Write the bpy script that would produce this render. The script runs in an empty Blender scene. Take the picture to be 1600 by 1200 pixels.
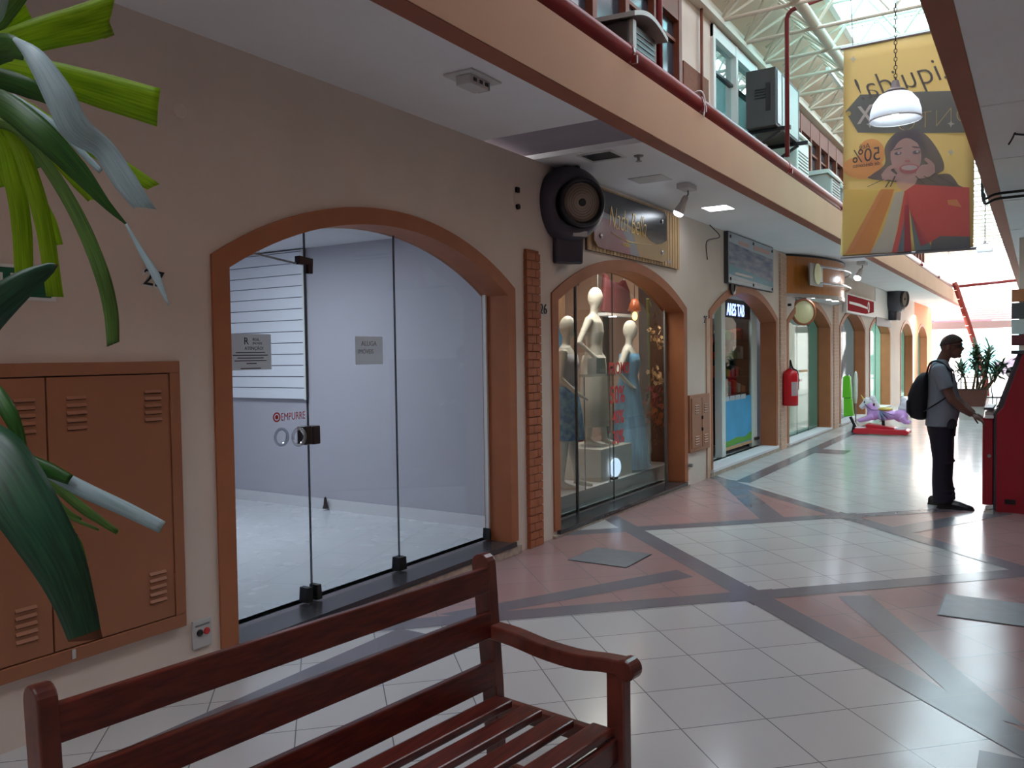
import bpy, bmesh, math, random
from mathutils import Vector, Matrix
random.seed(7)
C = bpy.context.scene.collection
sc = bpy.context.scene
PI = math.pi

# ---------------------------------------------------------------- camera
FPX, YAW, PITCH, ROLL = 1300.66, 0.564604, 0.0334753, -0.0145361
CAM = Vector((3.467, 0.0, 1.55))
_cy, _sy = math.cos(YAW), math.sin(YAW)
_f = Vector((-_sy*math.cos(PITCH), _cy*math.cos(PITCH), -math.sin(PITCH)))
_r0 = Vector((_cy, _sy, 0)); _u0 = _r0.cross(_f)
_r = _r0*math.cos(ROLL) + _u0*math.sin(ROLL)
_u = -_r0*math.sin(ROLL) + _u0*math.cos(ROLL)
cd = bpy.data.cameras.new('camera'); cam = bpy.data.objects.new('camera', cd); C.objects.link(cam)
cam.matrix_world = Matrix(((_r.x, _u.x, -_f.x, CAM.x), (_r.y, _u.y, -_f.y, CAM.y), (_r.z, _u.z, -_f.z, CAM.z), (0, 0, 0, 1)))
cd.sensor_fit = 'HORIZONTAL'; cd.sensor_width = 36; cd.lens = 36*FPX/1600; cd.clip_start = 0.05; cd.clip_end = 300
sc.camera = cam
def ray(px, py): return _f + _r*((px-800)/FPX) - _u*((py-600)/FPX)
def at_depth(px, py, d): return CAM + ray(px, py)*d

# ---------------------------------------------------------------- sky, light, exposure
sc.view_settings.view_transform = 'Standard'; sc.view_settings.look = 'None'
sc.view_settings.gamma = 1; sc.view_settings.use_curve_mapping = False
sc.view_settings.exposure = 0.40
w = bpy.data.worlds.new('sky'); sc.world = w; w.use_nodes = True
bg = w.node_tree.nodes['Background']; bg.inputs[0].default_value = (0.97, 0.97, 1.0, 1); bg.inputs[1].default_value = 8.0
sc.cycles.max_bounces = 7; sc.cycles.diffuse_bounces = 4; sc.cycles.glossy_bounces = 3
sc.cycles.transparent_max_bounces = 14; sc.cycles.caustics_reflective = False; sc.cycles.caustics_refractive = False
sc.cycles.sample_clamp_indirect = 6
def area(name, loc, sx, sy, power, col=(1, 1, 1), rot=(0, 0, 0)):
    l = bpy.data.lights.new(name, 'AREA'); l.shape = 'RECTANGLE'; l.size = sx; l.size_y = sy; l.energy = power; l.color = col
    o = bpy.data.objects.new(name, l); o.location = loc; o.rotation_euler = rot; C.objects.link(o); return o
# unseen lights added under the shop ceilings to brighten the rooms
area('shop_fill', (-2.2, 4.2, 2.60), 0.6, 0.6, 34, (0.88, 0.92, 1.0))
area('shop_fill', (-0.55, 8.0, 2.70), 0.4, 2.2, 55, (1.0, 0.92, 0.83))
area('shop_fill', (-1.4, 11.8, 2.70), 1.6, 0.5, 22, (0.85, 0.95, 1.0))
area('shop_fill', (-1.4, 15.5, 2.70), 1.6, 0.5, 14, (0.85, 1.0, 0.95))
area('shop_fill', (-1.4, 19.6, 2.70), 1.6, 0.5, 26, (0.9, 1.0, 1.0))
area('shop_fill', (-1.4, 23.4, 2.70), 1.6, 0.5, 110, (0.85, 1.0, 0.97))  # stands in, with the next, for bright reflections on the far glass
area('shop_fill', (-1.4, 30.3, 2.70), 5.0, 0.5, 300, (0.85, 1.0, 0.97))

# ---------------------------------------------------------------- helpers
def lin(c):
    o = []
    for v in c:
        v = v/255.0
        o.append(v/12.92 if v <= 0.04045 else ((v+0.055)/1.055)**2.4)
    return tuple(o) + (1.0,)
MATS = {}
def M(name, rgb, rough=0.6, metal=0.0, var=0.0, scale=6.0, emit=None, estr=1.0, spec=0.5, trans=0.0, coat=0.0, stretch=None, bump=0.0, dark=None):
    m = bpy.data.materials.new(name); m.use_nodes = True
    nt = m.node_tree; b = nt.nodes['Principled BSDF']
    b.inputs['Base Color'].default_value = lin(rgb); b.inputs['Roughness'].default_value = rough
    b.inputs['Metallic'].default_value = metal; b.inputs['Specular IOR Level'].default_value = spec
    if coat: b.inputs['Coat Weight'].default_value = coat; b.inputs['Coat Roughness'].default_value = 0.15
    if var or bump:
        tc = nt.nodes.new('ShaderNodeTexCoord'); mp = nt.nodes.new('ShaderNodeMapping'); n = nt.nodes.new('ShaderNodeTexNoise')
        n.inputs['Scale'].default_value = scale; n.inputs['Detail'].default_value = 5
        if stretch: mp.inputs['Scale'].default_value = stretch
        nt.links.new(tc.outputs['Object'], mp.inputs[0]); nt.links.new(mp.outputs[0], n.inputs['Vector'])
        if var:
            r = nt.nodes.new('ShaderNodeValToRGB'); a = lin(rgb)
            d = lin(dark) if dark else tuple(x*(1-var) for x in a[:3])+(1,)
            r.color_ramp.elements[0].position = 0.32; r.color_ramp.elements[0].color = d
            r.color_ramp.elements[1].position = 0.68; r.color_ramp.elements[1].color = a
            nt.links.new(n.outputs['Fac'], r.inputs[0]); nt.links.new(r.outputs[0], b.inputs['Base Color'])
        if bump:
            bp = nt.nodes.new('ShaderNodeBump'); bp.inputs['Strength'].default_value = bump; bp.inputs['Distance'].default_value = 0.01
            nt.links.new(n.outputs['Fac'], bp.inputs['Height']); nt.links.new(bp.outputs[0], b.inputs['Normal'])
    if emit:
        b.inputs['Emission Color'].default_value = lin(emit); b.inputs['Emission Strength'].default_value = estr
    if trans:
        t = nt.nodes.new('ShaderNodeBsdfTranslucent'); mx = nt.nodes.new('ShaderNodeMixShader'); out = nt.nodes['Material Output']
        src = b.inputs['Base Color'].links[0].from_socket if b.inputs['Base Color'].is_linked else None
        if src: nt.links.new(src, t.inputs[0])
        else: t.inputs[0].default_value = lin(rgb)
        mx.inputs[0].default_value = trans
        nt.links.new(b.outputs[0], mx.inputs[1]); nt.links.new(t.outputs[0], mx.inputs[2]); nt.links.new(mx.outputs[0], out.inputs[0])
    MATS[name] = m
    return m
def glass(name, tint=(240, 248, 246), refl=1.0, ior=1.5):
    m = bpy.data.materials.new(name); m.use_nodes = True; nt = m.node_tree; nt.nodes.clear()
    out = nt.nodes.new('ShaderNodeOutputMaterial'); t = nt.nodes.new('ShaderNodeBsdfTransparent'); g = nt.nodes.new('ShaderNodeBsdfGlossy')
    fr = nt.nodes.new('ShaderNodeLayerWeight'); pw = nt.nodes.new('ShaderNodeMath'); pw.operation = 'POWER'; pw.inputs[1].default_value = 5
    mu = nt.nodes.new('ShaderNodeMath'); mu.operation = 'MULTIPLY_ADD'; mu.use_clamp = True
    f0 = ((ior-1)/(ior+1))**2; mu.inputs[1].default_value = (1-f0)*refl; mu.inputs[2].default_value = f0*refl
    mx = nt.nodes.new('ShaderNodeMixShader')
    t.inputs[0].default_value = lin(tint); g.inputs['Roughness'].default_value = 0.02
    nt.links.new(fr.outputs['Facing'], pw.inputs[0]); nt.links.new(pw.outputs[0], mu.inputs[0]); nt.links.new(mu.outputs[0], mx.inputs[0])
    nt.links.new(t.outputs[0], mx.inputs[1]); nt.links.new(g.outputs[0], mx.inputs[2]); nt.links.new(mx.outputs[0], out.inputs[0])
    MATS[name] = m
    return m
def tile_mat(name, rgb, rough=0.14, T=0.3885, u0=4.243, v0=1.096, grout=(120, 116, 118), var=0.06, ang=PI/4, mortar=0.0028):
    m = M(name, rgb, rough); nt = m.node_tree; b = nt.nodes['Principled BSDF']
    tc = nt.nodes.new('ShaderNodeTexCoord')
    def dot(v, off):
        d = nt.nodes.new('ShaderNodeVectorMath'); d.operation = 'DOT_PRODUCT'; d.inputs[1].default_value = v
        nt.links.new(tc.outputs['Object'], d.inputs[0])
        a = nt.nodes.new('ShaderNodeMath'); a.operation = 'SUBTRACT'; a.inputs[1].default_value = off
        nt.links.new(d.outputs['Value'], a.inputs[0]); return a
    k, s = math.cos(ang), math.sin(ang)
    a = dot((k, s, 0), u0 - 200*T); c = dot((-s, k, 0), v0 - 200*T)
    cb = nt.nodes.new('ShaderNodeCombineXYZ'); nt.links.new(a.outputs[0], cb.inputs[0]); nt.links.new(c.outputs[0], cb.inputs[1])
    br = nt.nodes.new('ShaderNodeTexBrick'); br.offset = 0; br.squash = 1
    br.inputs['Scale'].default_value = 1; br.inputs['Brick Width'].default_value = T; br.inputs['Row Height'].default_value = T
    br.inputs['Mortar Size'].default_value = mortar; br.inputs['Mortar Smooth'].default_value = 0.1; br.inputs['Bias'].default_value = 0
    col = lin(rgb)
    br.inputs['Color1'].default_value = col; br.inputs['Color2'].default_value = tuple(x*(1-var) for x in col[:3])+(1,)
    br.inputs['Mortar'].default_value = lin(grout)
    nt.links.new(cb.outputs[0], br.inputs['Vector']); nt.links.new(br.outputs['Color'], b.inputs['Base Color'])
    ns = nt.nodes.new('ShaderNodeTexNoise'); ns.inputs['Scale'].default_value = 3; nt.links.new(tc.outputs['Object'], ns.inputs['Vector'])
    mr = nt.nodes.new('ShaderNodeMapRange'); mr.inputs[3].default_value = rough*0.8; mr.inputs[4].default_value = rough*1.6
    nt.links.new(ns.outputs['Fac'], mr.inputs[0]); nt.links.new(mr.outputs[0], b.inputs['Roughness'])
    return m

def origin_of(p):
    v = Vector((0, 0, 0))
    while p is not None:
        v += p.location; p = p.parent
    return v
class MB:
    def __init__(s): s.bm = bmesh.new(); s.mi = 0
    def mat(s, i): s.mi = i; return s
    def face(s, pts):
        vs = [s.bm.verts.new(p) for p in pts]
        f = s.bm.faces.new(vs); f.material_index = s.mi; return f
    def box(s, x0, x1, y0, y1, z0, z1):
        v = [s.bm.verts.new((x, y, z)) for x in (x0, x1) for y in (y0, y1) for z in (z0, z1)]
        for q in ((0, 1, 3, 2), (4, 6, 7, 5), (0, 4, 5, 1), (2, 3, 7, 6), (0, 2, 6, 4), (1, 5, 7, 3)):
            f = s.bm.faces.new([v[i] for i in q]); f.material_index = s.mi
        return s
    def obox(s, c, ax, ay, az):
        c, ax, ay, az = map(Vector, (c, ax, ay, az))
        v = [s.bm.verts.new(c + ax*i + ay*j + az*k) for i in (-1, 1) for j in (-1, 1) for k in (-1, 1)]
        for q in ((0, 1, 3, 2), (4, 6, 7, 5), (0, 4, 5, 1), (2, 3, 7, 6), (0, 2, 6, 4), (1, 5, 7, 3)):
            f = s.bm.faces.new([v[i] for i in q]); f.material_index = s.mi
        return s
    def bar(s, a, b, wdt, hgt, up=(0, 0, 1)):
        a, b = Vector(a), Vector(b); d = (b-a); L = d.length/2; d = d.normalized(); up = Vector(up)
        sd = d.cross(up)
        if sd.length < 1e-4: sd = d.cross(Vector((1, 0, 0)))
        sd.normalize(); u2 = sd.cross(d)
        return s.obox((a+b)/2, d*L, sd*(wdt/2), u2*(hgt/2))
    def prism(s, pts, axis, a, b):
        """polygon in the two other axes, extruded along axis from a to b"""
        def P(q, t):
            return {'x': (t, q[0], q[1]), 'y': (q[0], t, q[1]), 'z': (q[0], q[1], t)}[axis]
        A = [s.bm.verts.new(P(q, a)) for q in pts]; B = [s.bm.verts.new(P(q, b)) for q in pts]
        n = len(pts)
        f = s.bm.faces.new(A); f.material_index = s.mi
        f = s.bm.faces.new(B[::-1]); f.material_index = s.mi
        for i in range(n):
            f = s.bm.faces.new((A[i], B[i], B[(i+1) % n], A[(i+1) % n])); f.material_index = s.mi
        return s
    def rings(s, rings, close=True, cap=True):
        R = [[s.bm.verts.new(p) for p in r] for r in rings]; n = len(R[0])
        for a, b in zip(R, R[1:]):
            for i in range(n if close else n-1):
                j = (i+1) % n
                f = s.bm.faces.new((a[i], a[j], b[j], b[i])); f.material_index = s.mi
        if cap and close:
            f = s.bm.faces.new(R[0][::-1]); f.material_index = s.mi
            f = s.bm.faces.new(R[-1]); f.material_index = s.mi
        return s
    def limb(s, pts, rad, n=10, flat=1.0, side=None):
        """tapered tube through pts; rad per point; flat squashes along the frame's second axis"""
        pts = [Vector(p) for p in pts]; out = []
        if not hasattr(rad, '__len__'): rad = [rad]*len(pts)
        prev = Vector(side) if side else None
        for i, p in enumerate(pts):
            d = (pts[min(i+1, len(pts)-1)] - pts[max(i-1, 0)]).normalized()
            if prev is None:
                prev = d.cross(Vector((0, 0, 1)))
                if prev.length < 1e-3: prev = d.cross(Vector((1, 0, 0)))
            a = (prev - d*prev.dot(d)).normalized(); b = d.cross(a); prev = a
            out.append([p + (a*math.cos(t) + b*math.sin(t)*flat)*rad[i] for t in [2*PI*k/n for k in range(n)]])
        return s.rings(out)
    def tube(s, pts, r, n=8): return s.limb(pts, r, n)
    def lathe(s, prof, o, axis=(0, 0, 1), n=20, side=None, cap=True):
        o = Vector(o); ax = Vector(axis).normalized()
        a = Vector(side) if side else ax.cross(Vector((0, 0, 1)))
        if a.length < 1e-3: a = Vector((1, 0, 0))
        a = (a - ax*a.dot(ax)).normalized(); b = ax.cross(a)
        return s.rings([[o + ax*h + (a*math.cos(t)+b*math.sin(t))*max(r, 1e-4) for t in [2*PI*k/n for k in range(n)]] for r, h in prof], cap=cap)
    def ball(s, c, rx, ry, rz, rot=None, u=14, v=9):
        c = Vector(c); rr = []
        for i in range(v):
            th = PI*(i+0.0)/(v-1); r = max(math.sin(th), 0.02); z = math.cos(th)
            ring = []
            for k in range(u):
                q = Vector((rx*r*math.cos(2*PI*k/u), ry*r*math.sin(2*PI*k/u), rz*z))
                if rot is not None: q = rot @ q
                ring.append(c+q)
            rr.append(ring)
        return s.rings(rr)
    def mesh(s, name):
        bmesh.ops.recalc_face_normals(s.bm, faces=s.bm.faces)
        me = bpy.data.meshes.new(name); s.bm.to_mesh(me); s.bm.free(); return me
    def build(s, name, mats, parent=None, smooth=False, bevel=0, loc=None, remesh=0, solid=0, smoothit=0, recalc=True):
        if recalc: bmesh.ops.recalc_face_normals(s.bm, faces=s.bm.faces)
        me = bpy.data.meshes.new(name); s.bm.to_mesh(me); s.bm.free()
        if not isinstance(mats, (list, tuple)): mats = [mats]
        return finish(name, me, mats, parent, smooth, bevel, loc, remesh, solid, smoothit)
def finish(name, me, mats, parent=None, smooth=False, bevel=0, loc=None, remesh=0, solid=0, smoothit=0):
    if remesh:
        t = bpy.data.objects.new('tmp', me); C.objects.link(t)
        r = t.modifiers.new('r', 'REMESH'); r.mode = 'VOXEL'; r.voxel_size = remesh
        if smoothit:
            q = t.modifiers.new('s', 'SMOOTH'); q.iterations = smoothit; q.factor = 0.5
        dg = bpy.context.evaluated_depsgraph_get(); dg.update()
        me2 = bpy.data.meshes.new_from_object(t.evaluated_get(dg)); bpy.data.objects.remove(t); me = me2; smooth = True
    if len(me.materials):
        idx = [p.material_index for p in me.polygons]; me.materials.clear()
        for p, i in zip(me.polygons, idx): p.material_index = i if i < len(mats) else 0
    for m in mats: me.materials.append(MATS[m] if isinstance(m, str) else m)
    if parent is not None: org = origin_of(parent)
    elif loc is not None: org = Vector(loc)
    else:
        xs = [v.co for v in me.vertices]
        org = Vector(((min(v.x for v in xs)+max(v.x for v in xs))/2, (min(v.y for v in xs)+max(v.y for v in xs))/2, min(v.z for v in xs))) if len(xs) else Vector()
    me.transform(Matrix.Translation(-org))
    o = bpy.data.objects.new(name, me); C.objects.link(o)
    if parent is not None: o.parent = parent
    else: o.location = org
    if smooth:
        for p in me.polygons: p.use_smooth = True
    if solid:
        md = o.modifiers.new('t', 'SOLIDIFY'); md.thickness = solid; md.offset = 0
    if bevel:
        md = o.modifiers.new('b', 'BEVEL'); md.width = bevel; md.segments = 2; md.limit_method = 'ANGLE'; md.angle_limit = 0.7
    return o
def tag(o, label, cat, group=None, kind=None):
    o['label'] = label; o['category'] = cat
    if group: o['group'] = group
    if kind: o['kind'] = kind
    return o
def T(name, label, cat, loc, group=None):
    o = bpy.data.objects.new(name, None); C.objects.link(o); o.location = loc; o.empty_display_size = 0.1
    return tag(o, label, cat, group)
def S(o): o['kind'] = 'structure'; return o
def text(name, s, size, mat, o, right, up, parent=None, extrude=0.002, align='LEFT', shear=0, mirror=False, offset=0, sx=1.0, spacing=1.0, loc=None):
    cu = bpy.data.curves.new('t', 'FONT'); cu.body = s; cu.size = size; cu.align_x = align; cu.align_y = 'BOTTOM_BASELINE'
    cu.extrude = extrude; cu.shear = shear; cu.offset = offset; cu.space_character = spacing; cu.resolution_u = 4
    t = bpy.data.objects.new('t', cu); C.objects.link(t)
    dg = bpy.context.evaluated_depsgraph_get(); dg.update()
    me = bpy.data.meshes.new_from_object(t.evaluated_get(dg)); bpy.data.objects.remove(t); bpy.data.curves.remove(cu)
    r = Vector(right).normalized(); u = Vector(up).normalized(); n = r.cross(u)
    k = -sx if mirror else sx
    me.transform(Matrix(((r.x*k, u.x, n.x, o[0]), (r.y*k, u.y, n.y, o[1]), (r.z*k, u.z, n.z, o[2]), (0, 0, 0, 1))))
    if mirror: me.flip_normals()
    return finish(name, me, [mat], parent, loc=loc)
def smooth_path(pts, k=6):
    """Catmull-Rom through the points"""
    P = [Vector(p) for p in pts]; P = [P[0]*2-P[1]] + P + [P[-1]*2-P[-2]]; out = []
    for i in range(1, len(P)-2):
        for j in range(k):
            t = j/k; a, b, c, d = P[i-1], P[i], P[i+1], P[i+2]
            out.append(0.5*((2*b) + (c-a)*t + (2*a-5*b+4*c-d)*t*t + (3*b-a-3*c+d)*t**3))
    out.append(P[-2]); return out
def copy_thing(root, delta, label=None, group=None):
    r = root.copy(); C.objects.link(r); r.location = root.location + Vector(delta)
    if label: r['label'] = label
    if group: r['group'] = group
    for ch in list(root.children):
        c = ch.copy(); C.objects.link(c); c.parent = r
        for g in list(ch.children):
            d = g.copy(); C.objects.link(d); d.parent = c
    return r

# ---------------------------------------------------------------- materials
M('cream_wall', (224, 207, 194), 0.75, var=0.07, scale=2.2, bump=0.05)
M('orange_trim', (172, 104, 66), 0.6, var=0.10, scale=5)
M('orange_wall', (214, 128, 72), 0.7, var=0.06, scale=3)
M('fascia_paint', (184, 141, 110), 0.75, var=0.08, scale=1.3)
M('beam_brown', (160, 92, 66), 0.7, var=0.10, scale=3)
M('ceiling_white', (240, 238, 238), 0.85, var=0.05, scale=1.5)
M('brick_paint', (178, 104, 68), 0.7, var=0.18, scale=14, bump=0.3)
M('mortar', (150, 92, 64), 0.9)
M('granite', (66, 64, 68), 0.22, var=0.35, scale=90)
M('plaster_worn', (196, 176, 160), 0.9, var=0.35, scale=18, bump=0.3)
M('shop_white', (222, 220, 224), 0.6)
tile_mat('shop_tile', (225, 228, 232), 0.22, T=0.42, u0=0, v0=0, grout=(196, 198, 204), ang=0.3, var=0.0)
M('slat_white', (236, 238, 246), 0.4)
M('groove', (140, 140, 155), 0.7)
M('bench_wood', (116, 46, 34), 0.32, var=0.5, scale=9, stretch=(9, 0.7, 9), coat=0.25, dark=(72, 26, 22))
M('bench_end', (120, 56, 42), 0.34, var=0.45, scale=14, stretch=(1, 1, 0.6), coat=0.25, dark=(78, 34, 28))
M('cabinet_paint', (162, 104, 72), 0.5, var=0.08, scale=3)
M('dark_gap', (40, 24, 18), 0.9)
M('black', (22, 21, 23), 0.5)
M('satin_black', (34, 32, 38), 0.35)
M('bronze', (58, 46, 46), 0.35, metal=0.5)
M('chrome', (200, 200, 205), 0.12, metal=1.0)
M('steel', (150, 150, 152), 0.35, metal=0.7)
M('grey_plastic', (196, 194, 192), 0.4)
M('white_paint', (232, 232, 230), 0.45)
M('paper', (226, 228, 230), 0.8, trans=0.55)
M('ink', (60, 60, 66), 0.8)
M('red_vinyl', (206, 52, 52), 0.5)
M('sign_green', (16, 92, 66), 0.5)
M('cooler_shell', (66, 62, 74), 0.38)
M('cooler_wire', (132, 116, 104), 0.6)
M('cooler_grill', (158, 140, 126), 0.6)
M('pipe_red', (128, 38, 42), 0.28, var=0.1, scale=4)
M('frame_wood', (132, 72, 52), 0.5, var=0.2, scale=8)
M('ac_grey', (178, 182, 178), 0.5)
M('ac_white', (220, 228, 222), 0.45)
M('ac_dark', (74, 72, 74), 0.5, var=0.1, scale=5)
M('truss_paint', (206, 196, 180), 0.5)
M('roof_sheet', (222, 202, 182), 0.7, var=0.06, scale=2)
glass('skylight_pane', (228, 242, 246), 0.25)
glass('pane_dull', (214, 216, 220), 0.25); glass('pane_cyan', (206, 244, 248), 0.25)
glass('acrylic', (236, 240, 244), 6.0)
glass('clear_glass', (236, 242, 244), 0.8)
glass('far_glass', (226, 238, 234), 0.3)
glass('door_glass', (222, 228, 226), 1.2)
glass('mirror_glass', (120, 150, 150), 2.6, 1.6)
M('dark_pane', (58, 62, 72), 0.15)
M('brick_panel', (132, 82, 62), 0.8, var=0.2, scale=20)

# leaves: how light falls on them is put into lit and dark colours
def leaf_mat(name, a, b, trans, gl=0.35):
    m = M(name, a, gl, var=0.5, scale=14, dark=b, trans=trans)
    for n in m.node_tree.nodes:
        if n.bl_idname == 'ShaderNodeTexCoord':
            for l in list(n.outputs['Object'].links):
                to = l.to_socket; m.node_tree.links.remove(l); m.node_tree.links.new(n.outputs['UV'], to)
        if n.bl_idname == 'ShaderNodeMapping': n.inputs['Scale'].default_value = (0.34, 0.03, 1)
    return m
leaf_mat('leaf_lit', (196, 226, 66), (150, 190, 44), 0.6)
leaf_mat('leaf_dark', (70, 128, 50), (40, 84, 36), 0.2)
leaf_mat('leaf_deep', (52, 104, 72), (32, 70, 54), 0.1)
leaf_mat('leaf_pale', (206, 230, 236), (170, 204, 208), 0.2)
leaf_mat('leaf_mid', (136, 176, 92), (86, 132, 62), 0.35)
M('leaf_tip', (120, 74, 44), 0.8)

# ================================================================ SETTING
ZC = 3.137                                   # gallery ceiling
Y0, Y1 = -5.0, 35.5
tile_mat('tile_cream', (196, 194, 194))
tile_mat('tile_pink', (164, 131, 130), 0.16)
tile_mat('tile_dark', (116, 112, 120), 0.18)
tile_mat('street_slab', (214, 210, 205), 0.8, T=1.2)
CX = 1.92
b = MB()
def poly(pts, z, mi): b.mat(mi); b.face([(x, y, z) for x, y in pts])
poly([(-0.02, Y0), (5.2, Y0), (5.2, Y1), (-0.02, Y1)], 0, 0)
XR = 3.85
def mx(pts): return [(XR-x, y) for x, y in pts][::-1]
for tri in ([(0, 3.40), (0, 7.15), (1.88, 5.27)], [(0, 6.30), (0, 10.12), (1.90, 8.22)]):
    poly(tri, 0.001, 1); poly(mx(tri), 0.001, 1)
tri = [(0, 6.30), (0, 7.15), (0.43, 6.73)]; poly(tri, 0.0015, 0); poly(mx(tri), 0.0015, 0)
_bz = [0.0016]
def band(pts):
    _bz[0] += 0.0001; poly(pts, _bz[0], 2)
for mirror in (False, True):
    f = (lambda p: p) if not mirror else mx
    band(f([(0.0, 3.22), (0.0, 3.47), (2.0, 5.47), (2.0, 5.22)]))            # A
    band(f([(0.0, 7.30), (2.0, 5.30), (2.0, 5.05), (0.0, 7.05)]))            # B
    band(f([(0.0, 6.20), (0.0, 6.45), (2.0, 8.45), (2.0, 8.20)]))            # C
    band(f([(0.0, 10.25), (2.0, 8.25), (2.0, 8.02), (0.0, 10.02)]))          # D
    for q in ([(0.42, 3.95), (1.28, 5.62), (1.45, 5.50), (0.62, 4.0)], [(0.09, 9.99), (1.32, 7.65), (1.52, 7.79), (0.36, 9.95)]):
        band(f(q))
    for y0, y1 in ((Y0, 3.63), (9.85, 34.0)):
        band(f([(0.38, y0), (0.57, y0), (0.57, y1), (0.38, y1)]))
    band(f([(0.57, 13.2), (1.0, 13.2), (1.0, 13.75), (0.57, 13.75)]))
floor = S(b.build('floor', ['tile_cream', 'tile_pink', 'tile_dark'], loc=(0, 0, 0), recalc=False))
for poly_ in floor.data.polygons:
    if poly_.normal.z < 0: poly_.flip()

ARCH = [(2.70, 5.52, 0.10), (6.10, 9.27, 0.06), (10.05, 13.25, 0.09), (13.83, 17.22, 0.06), (18.05, 21.05, 0.06), (21.60, 24.95, 0.06), (26.90, 29.75, 0.06), (30.90, 33.85, 0.06)]
def arc_pts(y0, y1, zs, zc, n=26):
    yc, hw, h = (y0+y1)/2, (y1-y0)/2, zc-zs
    R = (hw*hw+h*h)/(2*h); a = math.asin(hw/R)
    return [(yc + R*math.sin(-a+2*a*i/n), zc-R+R*math.cos(-a+2*a*i/n)) for i in range(n+1)]
b = MB()
def vwall(y0, y1, z0, z1, x0=-0.22, x1=0.0): b.box(x0, x1, y0, y1, z0, z1)
prev = Y0
for i, (a0, a1, zs) in enumerate(ARCH):
    b.mat(1 if a0 > 30 else 0)
    i0, i1 = a0+0.10, a1-0.10
    if a0 > 30:
        b.mat(0); vwall(prev, 30.25, 0, ZC); b.mat(1); vwall(30.25, i0, 0, ZC)
    else: vwall(prev, i0, 0, ZC)
    vwall(i0, i1, -0.02, zs-0.035)
    P = arc_pts(i0, i1, 2.025, 2.385)
    for p, q in zip(P, P[1:]):
        b.prism([(p[0], p[1]), (q[0], q[1]), (q[0], ZC), (p[0], ZC)], 'x', -0.22, 0.0)
    prev = i1
vwall(prev, Y1, 0, ZC)
S(b.build('wall_left', ['cream_wall', 'orange_wall'], loc=(0, 0, 0)))
# arch frames and sills
for i, (a0, a1, zs) in enumerate(ARCH):
    b = MB()
    def ring(y0, y1, s, c, x): return [(x, y0, zs)] + [(x, y, z) for y, z in arc_pts(y0, y1, s, c)] + [(x, y1, zs)]
    O1 = ring(a0, a1, 2.075, 2.48, 0.0); O2 = ring(a0, a1, 2.075, 2.48, 0.014)
    I2 = ring(a0+0.105, a1-0.105, 2.018, 2.378, 0.014); I1 = ring(a0+0.105, a1-0.105, 2.018, 2.378, -0.235)
    b.rings([O1, O2, I2, I1], close=False)
    S(b.build('trim_%d' % (i+1), 'orange_trim', loc=(0, (a0+a1)/2, zs), recalc=False))
    b = MB()
    mm = 'granite' if i < 2 else 'shop_white'
    b.box(-0.30, 0.035, a0+0.06, a1-0.06, zs-0.035, zs)
    S(b.build('trim_%d' % (i+21), mm))
    b = MB(); b.box(0.0, 0.03, a0-0.02, a1+0.02, 0.003, zs-0.036)
    S(b.build('baseboard_%d' % (i+1), 'plaster_worn'))

# brick pilasters
def pilaster(n, y0, y1, z1, mat, mort):
    b = MB(); b.mat(1).box(-0.01, 0.022, y0+0.008, y1-0.008, 0, z1); b.mat(0)
    z = 0.004; k = 0
    while z < z1-0.03:
        ym = (y0+y1)/2 + (0.03 if k % 2 else -0.03)
        b.box(-0.005, 0.032, y0, ym-0.003, z, z+0.058); b.box(-0.005, 0.032, ym+0.003, y1, z, z+0.058); z += 0.066; k += 1
    S(b.build(n, [mat, mort], loc=(0, (y0+y1)/2, 0)))
pilaster('trim_41', 5.67, 5.88, 2.40, 'brick_paint', 'mortar')
M('pink_post', (214, 176, 152), 0.7, var=0.12, scale=10)
pilaster('trim_42', 13.36, 13.72, ZC-0.01, 'pink_post', 'cream_wall')
pilaster('trim_43', 17.42, 17.85, ZC-0.01, 'pink_post', 'cream_wall')
b = MB(); b.box(0, 0.02, 10.06-0.13, 10.05-0.001, 0.0, 1.98); S(b.build('trim_44', 'pink_post'))

# ceilings and beams
b = MB()
b.box(-0.22, 0.95, Y0, 5.12, ZC, ZC+0.05)
b.mat(1).box(-0.22, 0.95, 5.12, 5.85, ZC+0.04, ZC+0.15); b.mat(0)  # shade at the ceiling step put into this slab's grey colour
b.box(-0.22, 0.95, 5.09, 5.12, ZC+0.05, ZC+0.15); b.box(-0.22, 0.95, 5.85, 5.88, ZC+0.05, ZC+0.15)
b.box(-0.22, 0.95, 5.85, 34.4, ZC, ZC+0.05)
M('ceiling_shade', (158, 148, 158), 0.9, var=0.12, scale=3)
S(b.build('ceiling', ['ceiling_white', 'ceiling_shade'], loc=(0.4, 10, ZC)))
b = MB(); b.box(3.13, 4.70, Y0, 34.4, ZC, ZC+0.05); 
for y in (6.3, 8.1, 10.4, 13.0, 17.0): b.box(3.13, 4.70, y, y+0.015, ZC-0.006, ZC)
S(b.build('ceiling_right', 'ceiling_white', loc=(3.9, 10, ZC)))
b = MB(); b.mat(1).box(0.955, 1.085, Y0, 34.4, ZC-0.004, ZC+0.02); b.mat(0).box(0.95, 1.09, Y0, 34.4, ZC, 3.53)
S(b.build('beam_left', ['fascia_paint', 'beam_brown'], loc=(1.02, 10, ZC)))
b = MB(); b.mat(1).box(3.005, 3.125, Y0, 34.4, ZC-0.004, ZC+0.02); b.mat(0).box(3.0, 3.13, Y0, 34.4, ZC, 3.53)
S(b.build('beam_right', ['fascia_paint', 'beam_brown'], loc=(3.06, 10, ZC)))
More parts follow.
